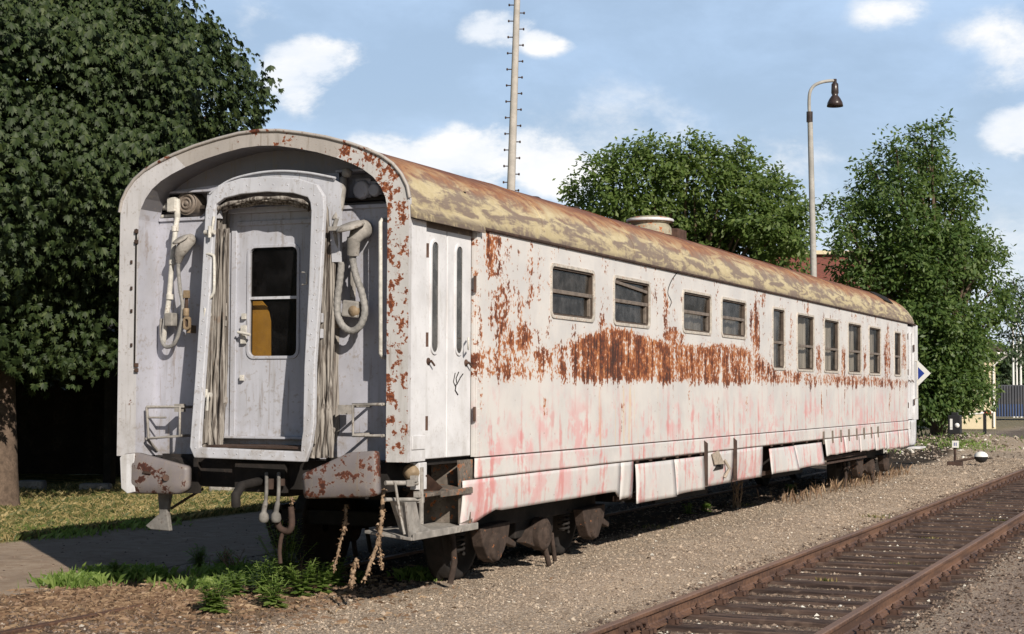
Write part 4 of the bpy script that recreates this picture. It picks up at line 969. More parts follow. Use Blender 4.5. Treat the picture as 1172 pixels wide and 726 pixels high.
# ------------------------------------------------------------------ stones
def stones(name, P, size, cols_seed, mat, origin=(0, 0, 0)):
    n = len(P); base = np.array([(1,0,0),(-1,0,0),(0,1,0),(0,-1,0),(0,0,1),(0,0,-1),(.62,.62,.5),(-.62,.62,.4),(.62,-.62,.45),(-.62,-.62,.5)], float)[:6]
    r = rng.uniform(.55, 1.25, (n, 6, 1)); sc3 = rng.uniform(.6, 1.3, (n, 1, 3)); sc3[..., 2] *= .65
    v = base[None]*r*sc3*size[:, None, None]
    a = rng.uniform(0, 6.28, n); b = rng.uniform(-.5, .5, n); ca, sa, cb, sb = np.cos(a), np.sin(a), np.cos(b), np.sin(b)
    x = v[..., 0]*cb[:, None]+v[..., 2]*sb[:, None]; z = -v[..., 0]*sb[:, None]+v[..., 2]*cb[:, None]; y = v[..., 1]
    v = np.stack([x*ca[:, None]-y*sa[:, None], x*sa[:, None]+y*ca[:, None], z], -1)+P[:, None, :]
    f = np.array([(0,2,4),(2,1,4),(1,3,4),(3,0,4),(2,0,5),(1,2,5),(3,1,5),(0,3,5)])
    Fc = (f[None]+np.arange(n)[:, None, None]*6).reshape(-1, 3)
    return npmesh(name, v.reshape(-1, 3), Fc, mat)
def stone_mat(name, stops):
    t = T(name); i = t.island(); p = t.pos(); n = t.noise(p, 60., 3, .6)
    c = t.ramp(i, stops); c = t.mix(n.ss(.4, .7)*.3, c, (.14, .11, .09)); return t.out(t.pbr(c, .9, 0., None, .2))
ST = [(0., (.15, .115, .09)), (.3, (.28, .22, .17)), (.6, (.40, .32, .245)), (.9, (.48, .39, .31)), (.985, (.56, .48, .39)), (1., (.66, .62, .54))]
M['stone'] = stone_mat('gravel stones', ST); M['stone_dark'] = stone_mat('ballast stones', [(0., (.04, .03, .027)), (.4, (.13, .092, .073)), (.75, (.24, .18, .14)), (.95, (.32, .25, .20)), (.99, (.5, .46, .4)), (1., (.6, .57, .5))])
def scatter(n, x0, x1, y0, y1, s0, s1, keep=None, bias=1.6):
    y = y0+(y1-y0)*rng.random(n)**bias; x = rng.uniform(x0, x1, n)
    if keep is not None: k = keep(x, y); x, y = x[k], y[k]
    s = s0*(s1/s0)**(rng.random(len(x))**2.2); s *= 1+.02*np.clip(y, 0, 40)
    return np.stack([x, y, gh(x, y)+s*.12], -1), s
def jit(x, y): return .25*np.sin(x*3+y*1.7)+.2*np.sin(y*3.1)+rng.normal(0, .12, len(x))
P, s = scatter(70000, .3, 3.3, -3.5, 34, .006, .018, lambda x, y: (x+jit(x, y) > .55) & ~((y < 2.2) & (x+jit(x, y) < .8))); P2, s2 = scatter(900, .6, 3.25, -3, 34, .02, .04, None, 1.3)
tag(stones('gravel', np.concatenate([P, P2]), np.concatenate([s, s2]), 0, M['stone']), 'pale gravel covering the ground between carriage and track', 'gravel', kind='stuff')
P, s = scatter(42000, 2.95, 5.35, -3.5, 36, .010, .030, lambda x, y: (np.abs(((y+2.6) % .655)-.3275) < .205+rng.normal(0, .02, len(x))) | (rng.random(len(x)) < .05) | (np.abs(x-4.16) > 1.27))
P2, s2 = scatter(38000, 5.2, 9.5, -3.5, 34, .010, .030, None)
P3, s3 = scatter(9000, -1.4, .8, -2., 26, .010, .03, None)
P4, s4 = scatter(3500, -6., -1.3, -3., 9, .006, .024, None)
P3 = np.concatenate([P3, P4]); s3 = np.concatenate([s3, s4])
tag(stones('ballast', np.concatenate([P, P2, P3]), np.concatenate([s, s2, s3]), 0, M['stone_dark']), 'dark brown ballast stones between and beside the rails', 'ballast', kind='stuff')
# stone heap at the far end
n = 2600; x = rng.normal(-1.0, 1.5, n); y = 37.8+rng.normal(0, 2.6, n); s = .025*(4.)**(rng.random(n)**2.4); P = np.stack([x, y, gh(x, y)+s*.2], -1)
M['stone_heap'] = stone_mat('rubble stones', [(0., (.10, .08, .065)), (.35, (.22, .175, .14)), (.7, (.36, .30, .25)), (.9, (.62, .57, .5)), (1., (.82, .79, .74))])
tag(stones('rubble_heap', P, s, 0, M['stone_heap']), 'heap of pale rubble behind the point lever', 'rubble', kind='stuff')
mb_white = []
# white scraps of litter
n = 260; x = np.where(rng.random(n) < .6, rng.uniform(3.5, 4.8, n), rng.uniform(.9, 8, n)); y = rng.uniform(-1, 26, n); s = rng.uniform(.012, .028, n); P = np.stack([x, y, gh(x, y)+.008], -1)
M['stone_white'] = stone_mat('white stones', [(0., (.6, .58, .52)), (1., (.85, .83, .78))])
tag(stones('white_pebbles', P, s, 0, M['stone_white']), 'scattered white pebbles lying on gravel and sleepers', 'pebbles', kind='stuff')

# ------------------------------------------------------------------ vegetation
def leaf_mat(name, stops, tr=.25, tcol=(.22, .34, .05), ro=.5):
    t = T(name); i = t.island(); p = t.pos(); n = t.noise(p, .8, 4, .6); c = t.ramp((i*.75+n*.5-.12).clamp(), stops)
    x = t.pbr(c, ro, 0., None, .35); tl = t.n('ShaderNodeBsdfTranslucent'); t.link(t.mix(.6, c, tcol), tl.inputs[0])
    mx = t.n('ShaderNodeMixShader'); mx.inputs[0].default_value = tr; t.tree.links.new(x, mx.inputs[1]); t.tree.links.new(tl.outputs[0], mx.inputs[2]); return t.out(mx.outputs[0])
M['chestnut'] = leaf_mat('chestnut leaves', [(0., (.012, .022, .007)), (.4, (.024, .042, .012)), (.75, (.040, .062, .018)), (1., (.085, .11, .034))], .12, (.10, .16, .03), .6)
M['leaf_mid'] = leaf_mat('walnut leaves', [(0., (.045, .08, .02)), (.4, (.085, .135, .034)), (.75, (.13, .18, .05)), (1., (.19, .235, .08))], .35, (.34, .48, .08))
M['leaf_right'] = leaf_mat('ash leaves', [(0., (.035, .07, .02)), (.4, (.062, .11, .03)), (.75, (.10, .15, .042)), (1., (.15, .20, .065))], .32, (.3, .45, .07))
M['leaf_far'] = leaf_mat('far leaves', [(0., (.03, .05, .03)), (.5, (.055, .085, .045)), (1., (.09, .12, .065))], .2)
M['weed'] = leaf_mat('weed leaves', [(0., (.09, .15, .035)), (.5, (.20, .29, .07)), (1., (.34, .42, .14))], .45, (.3, .5, .06))
M['grassy'] = leaf_mat('grass blades', [(0., (.035, .055, .018)), (.35, (.09, .11, .035)), (.6, (.24, .20, .08)), (1., (.50, .38, .19))], .2, (.4, .4, .1))
M['straw'] = leaf_mat('dry straw', [(0., (.10, .06, .04)), (.4, (.20, .125, .08)), (.8, (.32, .22, .14)), (1., (.50, .38, .24))], .1, (.4, .3, .1))
M['bark'] = simple('bark', (.14, .10, .075), .95, .45, 9., (.05, .035, .025), .7, .8)
M['twig'] = simple('dry twig', (.30, .21, .14), .9, .4, 20.)
def norm(v): return v/np.maximum(np.linalg.norm(v, axis=-1, keepdims=True), 1e-9)
def leaves(C, Nn, Dd, ln, wd):
    """kite leaves: base C, direction Dd, normal Nn (n,3), length ln, width wd"""
    s = norm(np.cross(Dd, Nn)); mid = C+Dd*ln[:, None]*.55; k = Nn*(ln*.10)[:, None]
    V = np.stack([C, mid+s*wd[:, None]*.5-k*.6, C+Dd*ln[:, None]-k, mid-s*wd[:, None]*.5-k*.6], 1)
    n = len(C); F_ = np.arange(4)[None]+np.arange(n)[:, None]*4
    return V.reshape(-1, 3), F_
def tapered(mb, p0, p1, r0, r1, bend=.3, n=7, seg=9):
    p0, p1 = Vector(p0), Vector(p1); d = p1-p0; o = Vector((random.uniform(-1, 1), random.uniform(-1, 1), 0))*d.length*bend*.3
    pts = [p0+d*(i/n)+o*math.sin(math.pi*i/n) for i in range(n+1)]; mb.tube(pts, [r0+(r1-r0)*i/n for i in range(n+1)], seg)
# chestnut at left
def chestnut():
    tb = Vector((-9.25, 7.4, 0)); root = empty('chestnut_tree', tb, 'big dark chestnut tree with dense hanging leaves left of the carriage', 'tree')
    mb = MB(); pts = [(tb.x, tb.y, -.1), (tb.x, tb.y, .15), (tb.x+.02, tb.y, .6), (tb.x-.03, tb.y+.05, 1.4), (tb.x-.12, tb.y+.1, 2.4), (tb.x-.1, tb.y+.2, 4), (tb.x, tb.y, 7), (tb.x, tb.y, 9)]
    mb.tube(pts, [.40, .32, .27, .24, .23, .22, .14, .04], 14); mb.build('trunk', M['bark'], root)
    c = np.array([tb.x-.55, tb.y+.3, 5.6]); mb = MB()
    for k in range(16):
        a = k*2.4; z0 = 2.4+k*.3; r = 3.4; mb_end = Vector((c[0]+r*math.cos(a), c[1]+r*math.sin(a), z0+1.+random.uniform(0, 1.5))); tapered(mb, (tb.x-.08, tb.y+.1, z0), mb_end, .09, .02)
    mb.build('limb', M['bark'], root)
    rng = np.random.default_rng(11); n = 64000; d = norm(rng.normal(0, 1, (n, 3))); 
    # envelope
    R = np.array([4.05, 4.2, 4.0]); rr = np.ones(n)
    for (f, a) in ((2.3, .02), (4.7, .03), (8.5, .06), (15., .045)):
        ph = rng.uniform(0, 6, 3); rr += a*np.sin(d[:, 0]*f+ph[0])*np.sin(d[:, 1]*f+ph[1]+1)*1.4+a*.8*np.sin(d[:, 2]*f*1.2+ph[2])
    low = d[:, 2] < 0; sh = np.where(low, 1+.10*np.abs(d[:, 2]), 1.)
    depth = 1-.20*rng.random(n)**1.3
    P = c+d*R*(rr*depth*sh)[:, None]; P[:, 2] = np.maximum(P[:, 2], 2.15+.5*rng.random(n)+.25*np.sin(P[:, 0]*2)+.25*np.cos(P[:, 1]*2.4))
    nr = norm(d/R); Vs = []; Fs = []; off = 0
    upv = np.array([0, 0, 1.]); axis = norm(nr*.75+upv*.55+rng.normal(0, .42, (n, 3)))   # normal of the palmate fan
    t1 = norm(np.cross(axis, upv+rng.normal(0, .05, (n, 3)))); t2 = np.cross(axis, t1)
    # hanging direction = outward-down in fan plane
    dn = -t2*np.sign(t2[:, 2:3]+1e-9)
    sz = rng.uniform(.05, .125, n)
    for k, ang in enumerate((-110, -72, -36, 0, 36, 72, 110)):
        A = R_(ang); dr = norm(dn*math.cos(A)+t1*math.sin(A)-axis*.28+np.array([0, 0, -.35])+rng.normal(0, .06, (n, 3))); l = sz*(1.15-.42*abs(ang)/110)
        V_, F_ = leaves(P, axis, dr, l, l*.36); Vs.append(V_); Fs.append(F_+off); off += len(V_)
    V_ = np.concatenate(Vs); F_ = np.concatenate(Fs)
    npmesh('crown', V_, F_, M['chestnut'], root)
    # inner leaf mass
    m = 9000; d = norm(rng.normal(0, 1, (m, 3))); P = c+d*R*(.55+.25*rng.random(m))[:, None]; P[:, 2] = np.maximum(P[:, 2], 2.6+rng.random(m))
    V_, F_ = leaves(P, norm(rng.normal(0, 1, (m, 3))+d), norm(rng.normal(0, 1, (m, 3))), np.full(m, .36), np.full(m, .28)); npmesh('inner_foliage', V_, F_, M['chestnut'], root)
chestnut()
def tree(name, label, base, lobes, mat, trunk_r, leaf=.16, dens=1., hang=.2, core=None, group=None):
    base = Vector(base); root = empty(name, base, label, 'tree', group); mb = MB()
    tops = max(lobes, key=lambda l: l[0].z); tapered(mb, base-Vector((0, 0, .3)), (base.x*.6+tops[0].x*.4, base.y, base.z+(tops[0].z-base.z)*.75), trunk_r, trunk_r*.25, .1, 8, 12); mb.build('trunk', M['bark'], root)
    mb = MB(); Vs = []; Fs = []; off = 0
    for (c, r) in lobes:
        z0 = max(base.z+1.2, base.z+(c.z-base.z)*.45); bx = base.x+(tops[0].x-base.x)*.3*(z0-base.z)/max(1, tops[0].z-base.z)
        tapered(mb, (bx, base.y, z0), c, trunk_r*.35, .02, .25, 6, 6)
        # sprays: twig clusters on a broken shell
        ns = int(26*r*r*dens)+6
        dv = norm(rng.normal(0, 1, (ns, 3))*np.array([1, 1, .8])); rad = r*(.30+.68*rng.random(ns)**.7); pc = np.array(c)+dv*rad[:, None]*np.array([1.08, 1.08, .85])
        nl = 26; out = norm(dv+np.array([0, 0, -hang])+rng.normal(0, .35, (ns, 3)))
        t_ = rng.random((ns, nl))*.42; P = pc[:, None]+out[:, None]*t_[..., None]+rng.normal(0, .13, (ns, nl, 3))
        P = P.reshape(-1, 3); m = len(P); o3 = np.repeat(out, nl, 0)
        nn = norm(np.array([.25, -.25, .75])+rng.normal(0, .6, (m, 3))+.35*np.repeat(dv, nl, 0)); dd = norm(o3*.6+rng.normal(0, .7, (m, 3))+np.array([0, 0, -hang])); dd = norm(dd-nn*(dd*nn).sum(1, keepdims=True)*.7)
        ln = leaf*rng.uniform(.7, 1.35, m); V_, F_ = leaves(P, nn, dd, ln, ln*.46); Vs.append(V_); Fs.append(F_+off); off += len(V_)
    mb.build('limb', M['bark'], root)
    npmesh('crown', np.concatenate(Vs), np.concatenate(Fs), M[mat], root); return root
def lobes_px(pts, dist, spread=1.5, jit_=.3):      # (x px, y px, radius px) at a distance -> lobes in space
    out = []
    for (x, y, r) in pts:
        R = r/F*dist; c = D(x, y, dist)+fw*random.uniform(-spread, spread); out.append((c, R))
    return out
mid = [(672, 212, 17), (690, 200, 19), (705, 222, 22), (712, 186, 20), (735, 178, 21), (742, 205, 28), (765, 188, 20), (785, 178, 17), (790, 205, 30), (812, 188, 19), (838, 184, 19), (855, 190, 18), (840, 215, 30), (868, 208, 20), (885, 222, 19), (895, 240, 18), (905, 255, 14), (880, 255, 26), (850, 250, 30), (815, 245, 32), (775, 240, 32), (735, 238, 28), (700, 240, 20), (670, 232, 14), (885, 285, 26), (850, 285, 30), (900, 275, 14), (800, 275, 30), (760, 265, 26)]
bm_ = D(800, 449, 60); bm_.z = 0
ml = lobes_px(mid, 60, 1.6); ml += [(Vector((bm_.x+random.uniform(-3.5, 3.5), bm_.y+random.uniform(-2, 4), random.uniform(4, 9))), random.uniform(.9, 1.3)) for _ in range(16)]
tree('walnut_tree', 'broad light green tree rising above the middle of the carriage roof', bm_, ml, 'leaf_mid', .32, .20, 2.1)
rtp = [(1056, 150, 6), (1054, 162, 10), (1050, 176, 14), (1030, 178, 12), (1012, 174, 9), (1002, 184, 10), (1068, 182, 13), (1040, 196, 19), (1078, 200, 15), (1010, 203, 18), (1000, 222, 18), (975, 236, 13), (958, 243, 9), (1060, 220, 24), (1095, 195, 8), (1108, 206, 9), (1098, 226, 16), (1030, 240, 26), (990, 250, 20), (962, 262, 13), (958, 282, 14), (1115, 245, 13), (1080, 255, 26), (1118, 268, 14), (1000, 285, 26), (1040, 285, 28), (975, 305, 20), (1095, 290, 24), (1130, 292, 12), (1148, 290, 8), (1125, 315, 20), (1150, 325, 14), (1010, 320, 22), (1062, 325, 28), (1100, 340, 26), (1140, 350, 17), (1158, 340, 9), (1080, 370, 28), (1120, 375, 24), (1072, 400, 24), (1105, 408, 24), (1132, 395, 13), (1068, 430, 20), (1092, 440, 22), (1115, 432, 16), (1070, 458, 16), (1094, 462, 15), (1060, 440, 14), (1112, 455, 10), (1060, 475, 10), (1080, 478, 9)]
br_ = D(1072, 470, 50); br_.z = .3
rl = lobes_px(rtp, 50, 1.5); rl += [(Vector((br_.x+random.uniform(-1.8, .8), br_.y+random.uniform(-1.2, 2), random.uniform(1.6, 7))), random.uniform(.7, 1.)) for _ in range(16)]+[(D(px, py, 48.6), .62) for px, py in ((1062, 300), (1085, 320), (1050, 345), (1090, 365), (1070, 385), (1100, 395), (1065, 415), (1085, 435), (1075, 455), (1100, 450), (1058, 455), (1068, 350), (1035, 300), (1045, 260), (1075, 275), (1030, 220))]
tree('ash_tree', 'tall pointed green tree standing behind the far end of the carriage', br_, rl, 'leaf_right', .26, .165, 2.3)
# thin scraggy tree at the right edge, darker trees far right
b4 = D(1196, 449, 75); b4.z = 0
tree('young_tree', 'thin pale tree showing at the right edge behind the tall pointed tree', b4, lobes_px([(1162, 322, 6), (1156, 338, 9), (1170, 345, 10), (1152, 360, 12), (1168, 368, 12), (1158, 385, 12), (1172, 390, 12), (1176, 330, 9), (1182, 362, 14), (1190, 340, 12), (1160, 405, 12), (1180, 405, 14)], 75, 1.), 'leaf_far', .15, .17, .8)
for i, (px, py, r, dd) in enumerate(((1152, 418, 22, 150), (1178, 405, 26, 158), (1205, 420, 26, 150), (1240, 410, 30, 156))):
    b5 = D(px, 449, dd); b5.z = 0
    tree('dark_tree', ['round dark distant tree beside the cream building', 'dark distant tree behind the white poles at right edge', 'dark distant tree beyond the right edge', 'farthest right dark distant tree'][i], b5, [(D(px+a, py+b, dd)+fw*c, r*.55/F*dd) for a, b, c in ((0, 0, 0), (-12, 10, 1), (12, 8, 1), (0, -10, 0), (-8, 22, 0), (9, 24, 0))], 'leaf_far', .3, .45, .5, group='dark trees in the far distance')

# ------------------------------------------------------------------ grass, weeds, straw
def blades(name, n, fx, h0, h1, mat, label, cat, w=.006, lean=.5):
    P = fx(n); n = len(P); a = rng.uniform(0, 6.28, n); h = rng.uniform(h0, h1, n); l = rng.uniform(.1, lean, n)*h; dx, dy = np.cos(a), np.sin(a)
    ww = w*rng.uniform(.7, 1.6, n); px, py = -dy*ww, dx*ww
    z = gh(P[:, 0], P[:, 1])-.01
    v = np.stack([np.stack([P[:, 0]-px, P[:, 1]-py, z], -1), np.stack([P[:, 0]+px, P[:, 1]+py, z], -1), np.stack([P[:, 0]+px*.7+dx*l*.35, P[:, 1]+py*.7+dy*l*.35, z+h*.6], -1), np.stack([P[:, 0]+dx*l, P[:, 1]+dy*l, z+h*(1-.3*l/h)], -1)], 1)
    o = npmesh(name, v.reshape(-1, 3), np.arange(n*4).reshape(n, 4), M[mat]); return tag(o, label, cat, kind='stuff')
def clumped(n, cl, sd):
    k = rng.integers(0, len(cl), n); c = np.array(cl)[k]; return c[:, :2]+rng.normal(0, 1, (n, 2))*np.array(c[:, 2:3] if c.shape[1] > 2 else sd)
blades('grass', 90000, lambda n: np.stack([-5.75-rng.random(n)**1.3*6.5-.15*rng.random(n), rng.uniform(2, 17, n)], -1), .03, .17, 'grassy', 'yellow green grass strip beyond the asphalt path', 'grass', .0035, 1.1)
blades('green_grass', 7000, lambda n: clumped(n, [(-2.35, 1.05, .16), (-2.15, 1.35, .14), (-1.5, 1.9, .2), (-5.9, 4.6, .3), (-5.9, 6., .3), (-2.9, -1.6, .2), (-2.6, -1.9, .18), (-1., 1., .2), (.4, 2.3, .1), (-2.3, .5, .15)]+[(-.9, 40, 1.2), (.6, 36.5, .5), (-1.5, 36, .8), (1.6, 44, 1.)], .2), .04, .17, 'weed', 'tufts of fresh green grass along the path edge', 'grass', .008, 1.)
blades('dry_grass', 13000, lambda n: (lambda p: p[(p[:, 0]+.9 > -1.6)])(np.stack([rng.normal(-.9, .85, n), rng.normal(.0, 1.0, n)], -1)), .012, .06, 'straw', 'flattened dry brown grass and straw in front of the carriage', 'dry grass', .0016, 3.2)
blades('verge_grass', 520, lambda n: np.stack([rng.normal(.95, .18, n), rng.choice([17.5, 19.2, 20.3, 21.6, 22.9, 14.9, 24.5], n)+rng.normal(0, .45, n)], -1), .05, .30, 'straw', 'dry brown grass along the foot of the far half of the carriage', 'dry grass', .005, .5)
blades('track_grass', 420, lambda n: clumped(n, [(4.3, 6.2, .08), (4.1, 9.5, .08), (3.9, 4.4, .05), (4.5, 13, .1), (3.9, 17, .1), (2.9, 12, .1), (.55, 9., .15), (.5, 13.6, .12)], .1), .02, .07, 'grassy', 'small green tufts growing between the sleepers', 'grass', .008, .8)
def weed(x, y, h, nst, label, leafl=.08, spread=.25):
    z = float(gh(x, y)); root = empty('weed', (x, y, z), label, 'weed', 'leafy weeds around the carriage end'); mb = MB(); C = []; N_ = []; D_ = []; Ls = []
    for s in range(nst):
        a = random.uniform(0, 6.28); tx, ty = x+math.cos(a)*spread*random.uniform(.2, 1)*h*2, y+math.sin(a)*spread*random.uniform(.2, 1)*h*2; hh = h*random.uniform(.6, 1)
        p0 = Vector((x+random.uniform(-.04, .04), y+random.uniform(-.04, .04), z)); p1 = Vector((tx, ty, z+hh)); mb.tube([p0, (p0+p1)/2+Vector((0, 0, .03)), p1], [.005, .004, .002], 5)
        k = int(hh/.013)+5
        for q in range(k):
            t = .15+.85*q/k; c = p0.lerp(p1, t); A = q*2.4; d = Vector((math.cos(A), math.sin(A), .35-.5*(1-t))).normalized(); C.append(c); D_.append(d); N_.append(Vector((-d.x*.4, -d.y*.4, 1)).normalized()); Ls.append(leafl*(1.1-.6*t)*random.uniform(.7, 1.2))
    mb.build('stem', M['weed'], root); ln = np.array(Ls); V_, F_ = leaves(np.array(C), np.array(N_), np.array(D_), ln, ln*.42); npmesh('leaves', V_, F_, M['weed'], root)
WD = [(300, 690, .22, 5, 'bushy green weed in dirt left of the tall weed'), (325, 672, .38, 6, 'tallest bright green weed in front of the carriage'), (345, 690, .2, 5, 'green weed just right of the tall weed'), (365, 684, .17, 4, 'low green weed beside the gravel edge'), (245, 705, .24, 7, 'dark green weed clump at the bottom edge'), (268, 690, .2, 5, 'green weed between dark clump and bushy weed'), (385, 672, .16, 4, 'small green weed below the right buffer'), (228, 650, .2, 5, 'green weed in shade below the left buffer'), (255, 652, .18, 4, 'shaded weed below the gangway'), (130, 662, .14, 5, 'green weed on the path edge'), (513, 656, .15, 4, 'small green weed in gravel under the corner step'), (312, 700, .16, 4, 'low weed at the very front of the weed patch'), (410, 668, .10, 4, 'small weed at the foot of the hanging vine'), (788, 588, .16, 3, 'broad leafed weed under the skirt flaps'), (806, 585, .12, 4, 'small weed right of the broad leafed weed'), (905, 565, .14, 4, 'weed in shade under the far half of the carriage')]
for (px, py, h, ns, lb) in WD:
    p = G(px, py); weed(p.x, p.y, h*(1.7 if px > 290 and py > 670 else 1.25), int(ns*3), lb, .115, .30)
def dead_twigs(px, py, h, n, label, name='dead_shrub', tw=.5):
    p = G(px, py); z = float(gh(p.x, p.y)); root = empty(name, (p.x, p.y, z), label, 'dead shrub'); mb = MB()
    for i in range(n):
        a = random.uniform(0, 6.28); l = h*random.uniform(.5, 1); q = Vector((p.x+math.cos(a)*l*tw*random.random(), p.y+math.sin(a)*l*tw*random.random(), z+l)); s = Vector((p.x+random.uniform(-.07, .07), p.y+random.uniform(-.07, .07), z-.02)); m = s.lerp(q, .5)+Vector((random.uniform(-.06, .06), random.uniform(-.06, .06), 0)); mb.tube([s, m, q], [.009, .006, .002], 5)
        for _ in range(3): t = random.uniform(.3, .9); b = s.lerp(q, t); mb.tube([b, b+Vector((random.uniform(-.2, .2), random.uniform(-.2, .2), random.uniform(.05, .2)))*h], [.004, .0015], 4)
    mb.build('twigs', M['twig'], root)
dead_twigs(843, 582, .95, 10, 'bare dry shrub standing before the skirt panels'); dead_twigs(968, 552, .75, 14, 'bare dry shrub leaning by the scalloped far skirt', tw=.9); dead_twigs(985, 548, .6, 10, 'second dry shrub at the far bogie', tw=1.)
dead_twigs(265, 655, .3, 6, 'dry stalks in the dirt below the gangway', tw=.9); dead_twigs(340, 668, .35, 8, 'dry stalks among the green weeds', tw=.8)
# hanging dead creeper
def creeper(P, label, r=.018):
    pts = [Vector(E(x, y, Y)) for x, y, Y in P]; root = empty('dead_creeper', pts[-1], label, 'dead creeper', 'dead creepers hanging from the carriage end'); mb = MB()
    sp = spline(pts, 14); r *= .72; mb.tube([p+Vector((random.uniform(-.006, .006), random.uniform(-.006, .006), 0)) for p in sp], [r*random.uniform(.5, 1.1) for _ in sp], 6); mb.build('stem', M['twig'], root)
    C = np.array([sp[random.randrange(len(sp))] for _ in range(150)])+rng.normal(0, r*.45, (150, 3)); m = len(C); d = norm(rng.normal(0, 1, (m, 3))+np.array([0, 0, -1.2])); ln = rng.uniform(.018, .04, m)
    V_, F_ = leaves(C, norm(rng.normal(0, 1, (m, 3))), d, ln, ln*.5); npmesh('dry_leaves', V_, F_, M['straw'], root)
creeper([(439, 560, .05), (437, 590, .0), (434, 615, .0), (426, 640, -.05), (417, 664, -.1)], 'thick dead creeper hanging below the right end of the right buffer', .026)
creeper([(432, 600, .1), (435, 630, .1), (437, 650, .1)], 'thin dead creeper strand right of the thick one', .012)
creeper([(396, 578, .15), (395, 600, .1), (390, 620, .1), (382, 652, .1)], 'dead creeper hanging below the middle of the right buffer', .018)
creeper([(334, 570, .2), (334, 590, .2), (332, 606, .2)], 'short dead creeper beside the coupling heads', .014)
creeper([(408, 640, .0), (404, 655, .0), (402, 672, -.05)], 'short dead stump of creeper among the weeds', .03)

# ------------------------------------------------------------------ mast, lamp, sign, lever
M['mast'] = simple('concrete mast', (.46, .43, .40), .85, .2, 3., (.25, .2, .17), .4)
M['lampgrey'] = simple('galvanised pole', (.40, .39, .37), .7, .25, 3., (.25, .20, .16), .5); M['enamel'] = simple('dark enamel shade', (.045, .032, .03), .3, .3, 5., spec=.5)
mbase = D(583.5, 260, 50); mtop = D(588, 0, 50); mroot = empty('mast', (mbase.x, mbase.y, 0), 'tall thin concrete mast with climbing pegs rising behind the carriage roof', 'mast')
hT = mtop.z+2.2; ux = mbase.x+(mtop.x-mbase.x)*(hT-mbase.z)/(mtop.z-mbase.z); lx = mbase.x-(mtop.x-mbase.x)*(mbase.z)/(mtop.z-mbase.z)
mb = MB(); mb.tube([(lx, mbase.y, 0), (mbase.x, mbase.y, mbase.z), (ux, mbase.y, hT)], [.17, .135, .085], 12); mb.build('pole', M['mast'], mroot)
mb = MB(); z = 2.5; k = 0
while z < hT:
    t = z/hT; x = lx+(ux-lx)*t; 
    for s in (1, -1):
        zz = z+(0 if s > 0 else .25); mb = MB(); mb.tube([(x, mbase.y, zz), (x+rt.x*s*.24, mbase.y+rt.y*s*.24, zz)], .018, 5); mb.lathe((x+rt.x*s*.22, mbase.y+rt.y*s*.22, zz), [(0, -.02), (.04, -.01), (.04, .03), (0, .04)], 8, (s*rt.x, s*rt.y, 0)); mb.build('climbing_peg', M['darkrust'], mroot)
    z += .5
d0 = 43.; lb = D(931, 300, d0); lt = D(927, 150, d0); lr = empty('street_lamp', (lb.x, lb.y, 0), 'tall swan neck street lamp with dark bell shade between the trees', 'street lamp')
kx = (lt.x-lb.x)/(lt.z-lb.z); bx_ = lb.x-kx*lb.z; top = D(926.5, 128, d0)
mb = MB(); mb.tube([(bx_, lb.y, 0), (lb.x, lb.y, lb.z), tuple(D(927, 132, d0))], [.105, .085, .07], 12); mb.build('pole', M['lampgrey'], lr)
mb = MB(); mb.tube(spline([D(926.5, 132, d0), D(926, 118, d0), D(927, 106, d0), D(931, 99, d0), D(938, 95, d0), D(947, 93, d0), D(955, 92.5, d0)], 5), .045, 8); mb.build('swan_neck', M['lampgrey'], lr)
mb = MB(); mb.tube([D(926.6, 140, d0), D(926.6, 128, d0)], .085, 12); mb.build('collar', M['enamel'], lr)
lc = D(955.5, 92, d0); mb = MB(); mb.lathe((lc.x, lc.y, lc.z), [(.0, .04), (.05, .03), (.05, -.06), (.09, -.1), (.10, -.34), (.075, -.40), (.10, -.43), (.15, -.50), (.20, -.60), (.215, -.70), (.20, -.70), (.10, -.45), (0, -.42)], 24); mb.build('lamp_shade', M['enamel'], lr)
# diamond sign
def flat(name, c): 
    t = T(name); p = t.pos(); n = t.noise(p, 8., 4, .6); return t.out(t.pbr(t.mix(n.ss(.4, .7)*.25, c, tuple(v*.7 for v in c)), .5, 0., None, .4))
M['signwhite'] = flat('sign white', (.78, .78, .76)); M['signblue'] = flat('sign blue', (.02, .05, .28)); M['lanternblack'] = flat('lantern black', (.02, .02, .022))
sc_ = onplane(1046, 427.5, 1, 25.2); sr = empty('diamond_sign', (sc_.x, 25.2, 0), 'blue diamond sign with white border peeking past the carriage end', 'sign')
def dia(c, r, y): return [(c.x+r, y, c.z), (c.x, y, c.z+r), (c.x-r, y, c.z), (c.x, y, c.z-r)]
mb = MB(); mb.prism(dia(sc_, .37, 25.2), (0, .02, 0)); mb.build('sign_plate', M['signwhite'], sr); mb = MB(); mb.prism(dia(sc_, .235, 25.196), (0, .003, 0)); mb.build('blue_field', M['signblue'], sr); mb = MB(); mb.tube([(sc_.x-.7, 25.25, 0), (sc_.x-.7, 25.25, sc_.z), (sc_.x+.1, 25.25, sc_.z)], .03, 8); mb.build('post', M['lampgrey'], sr)
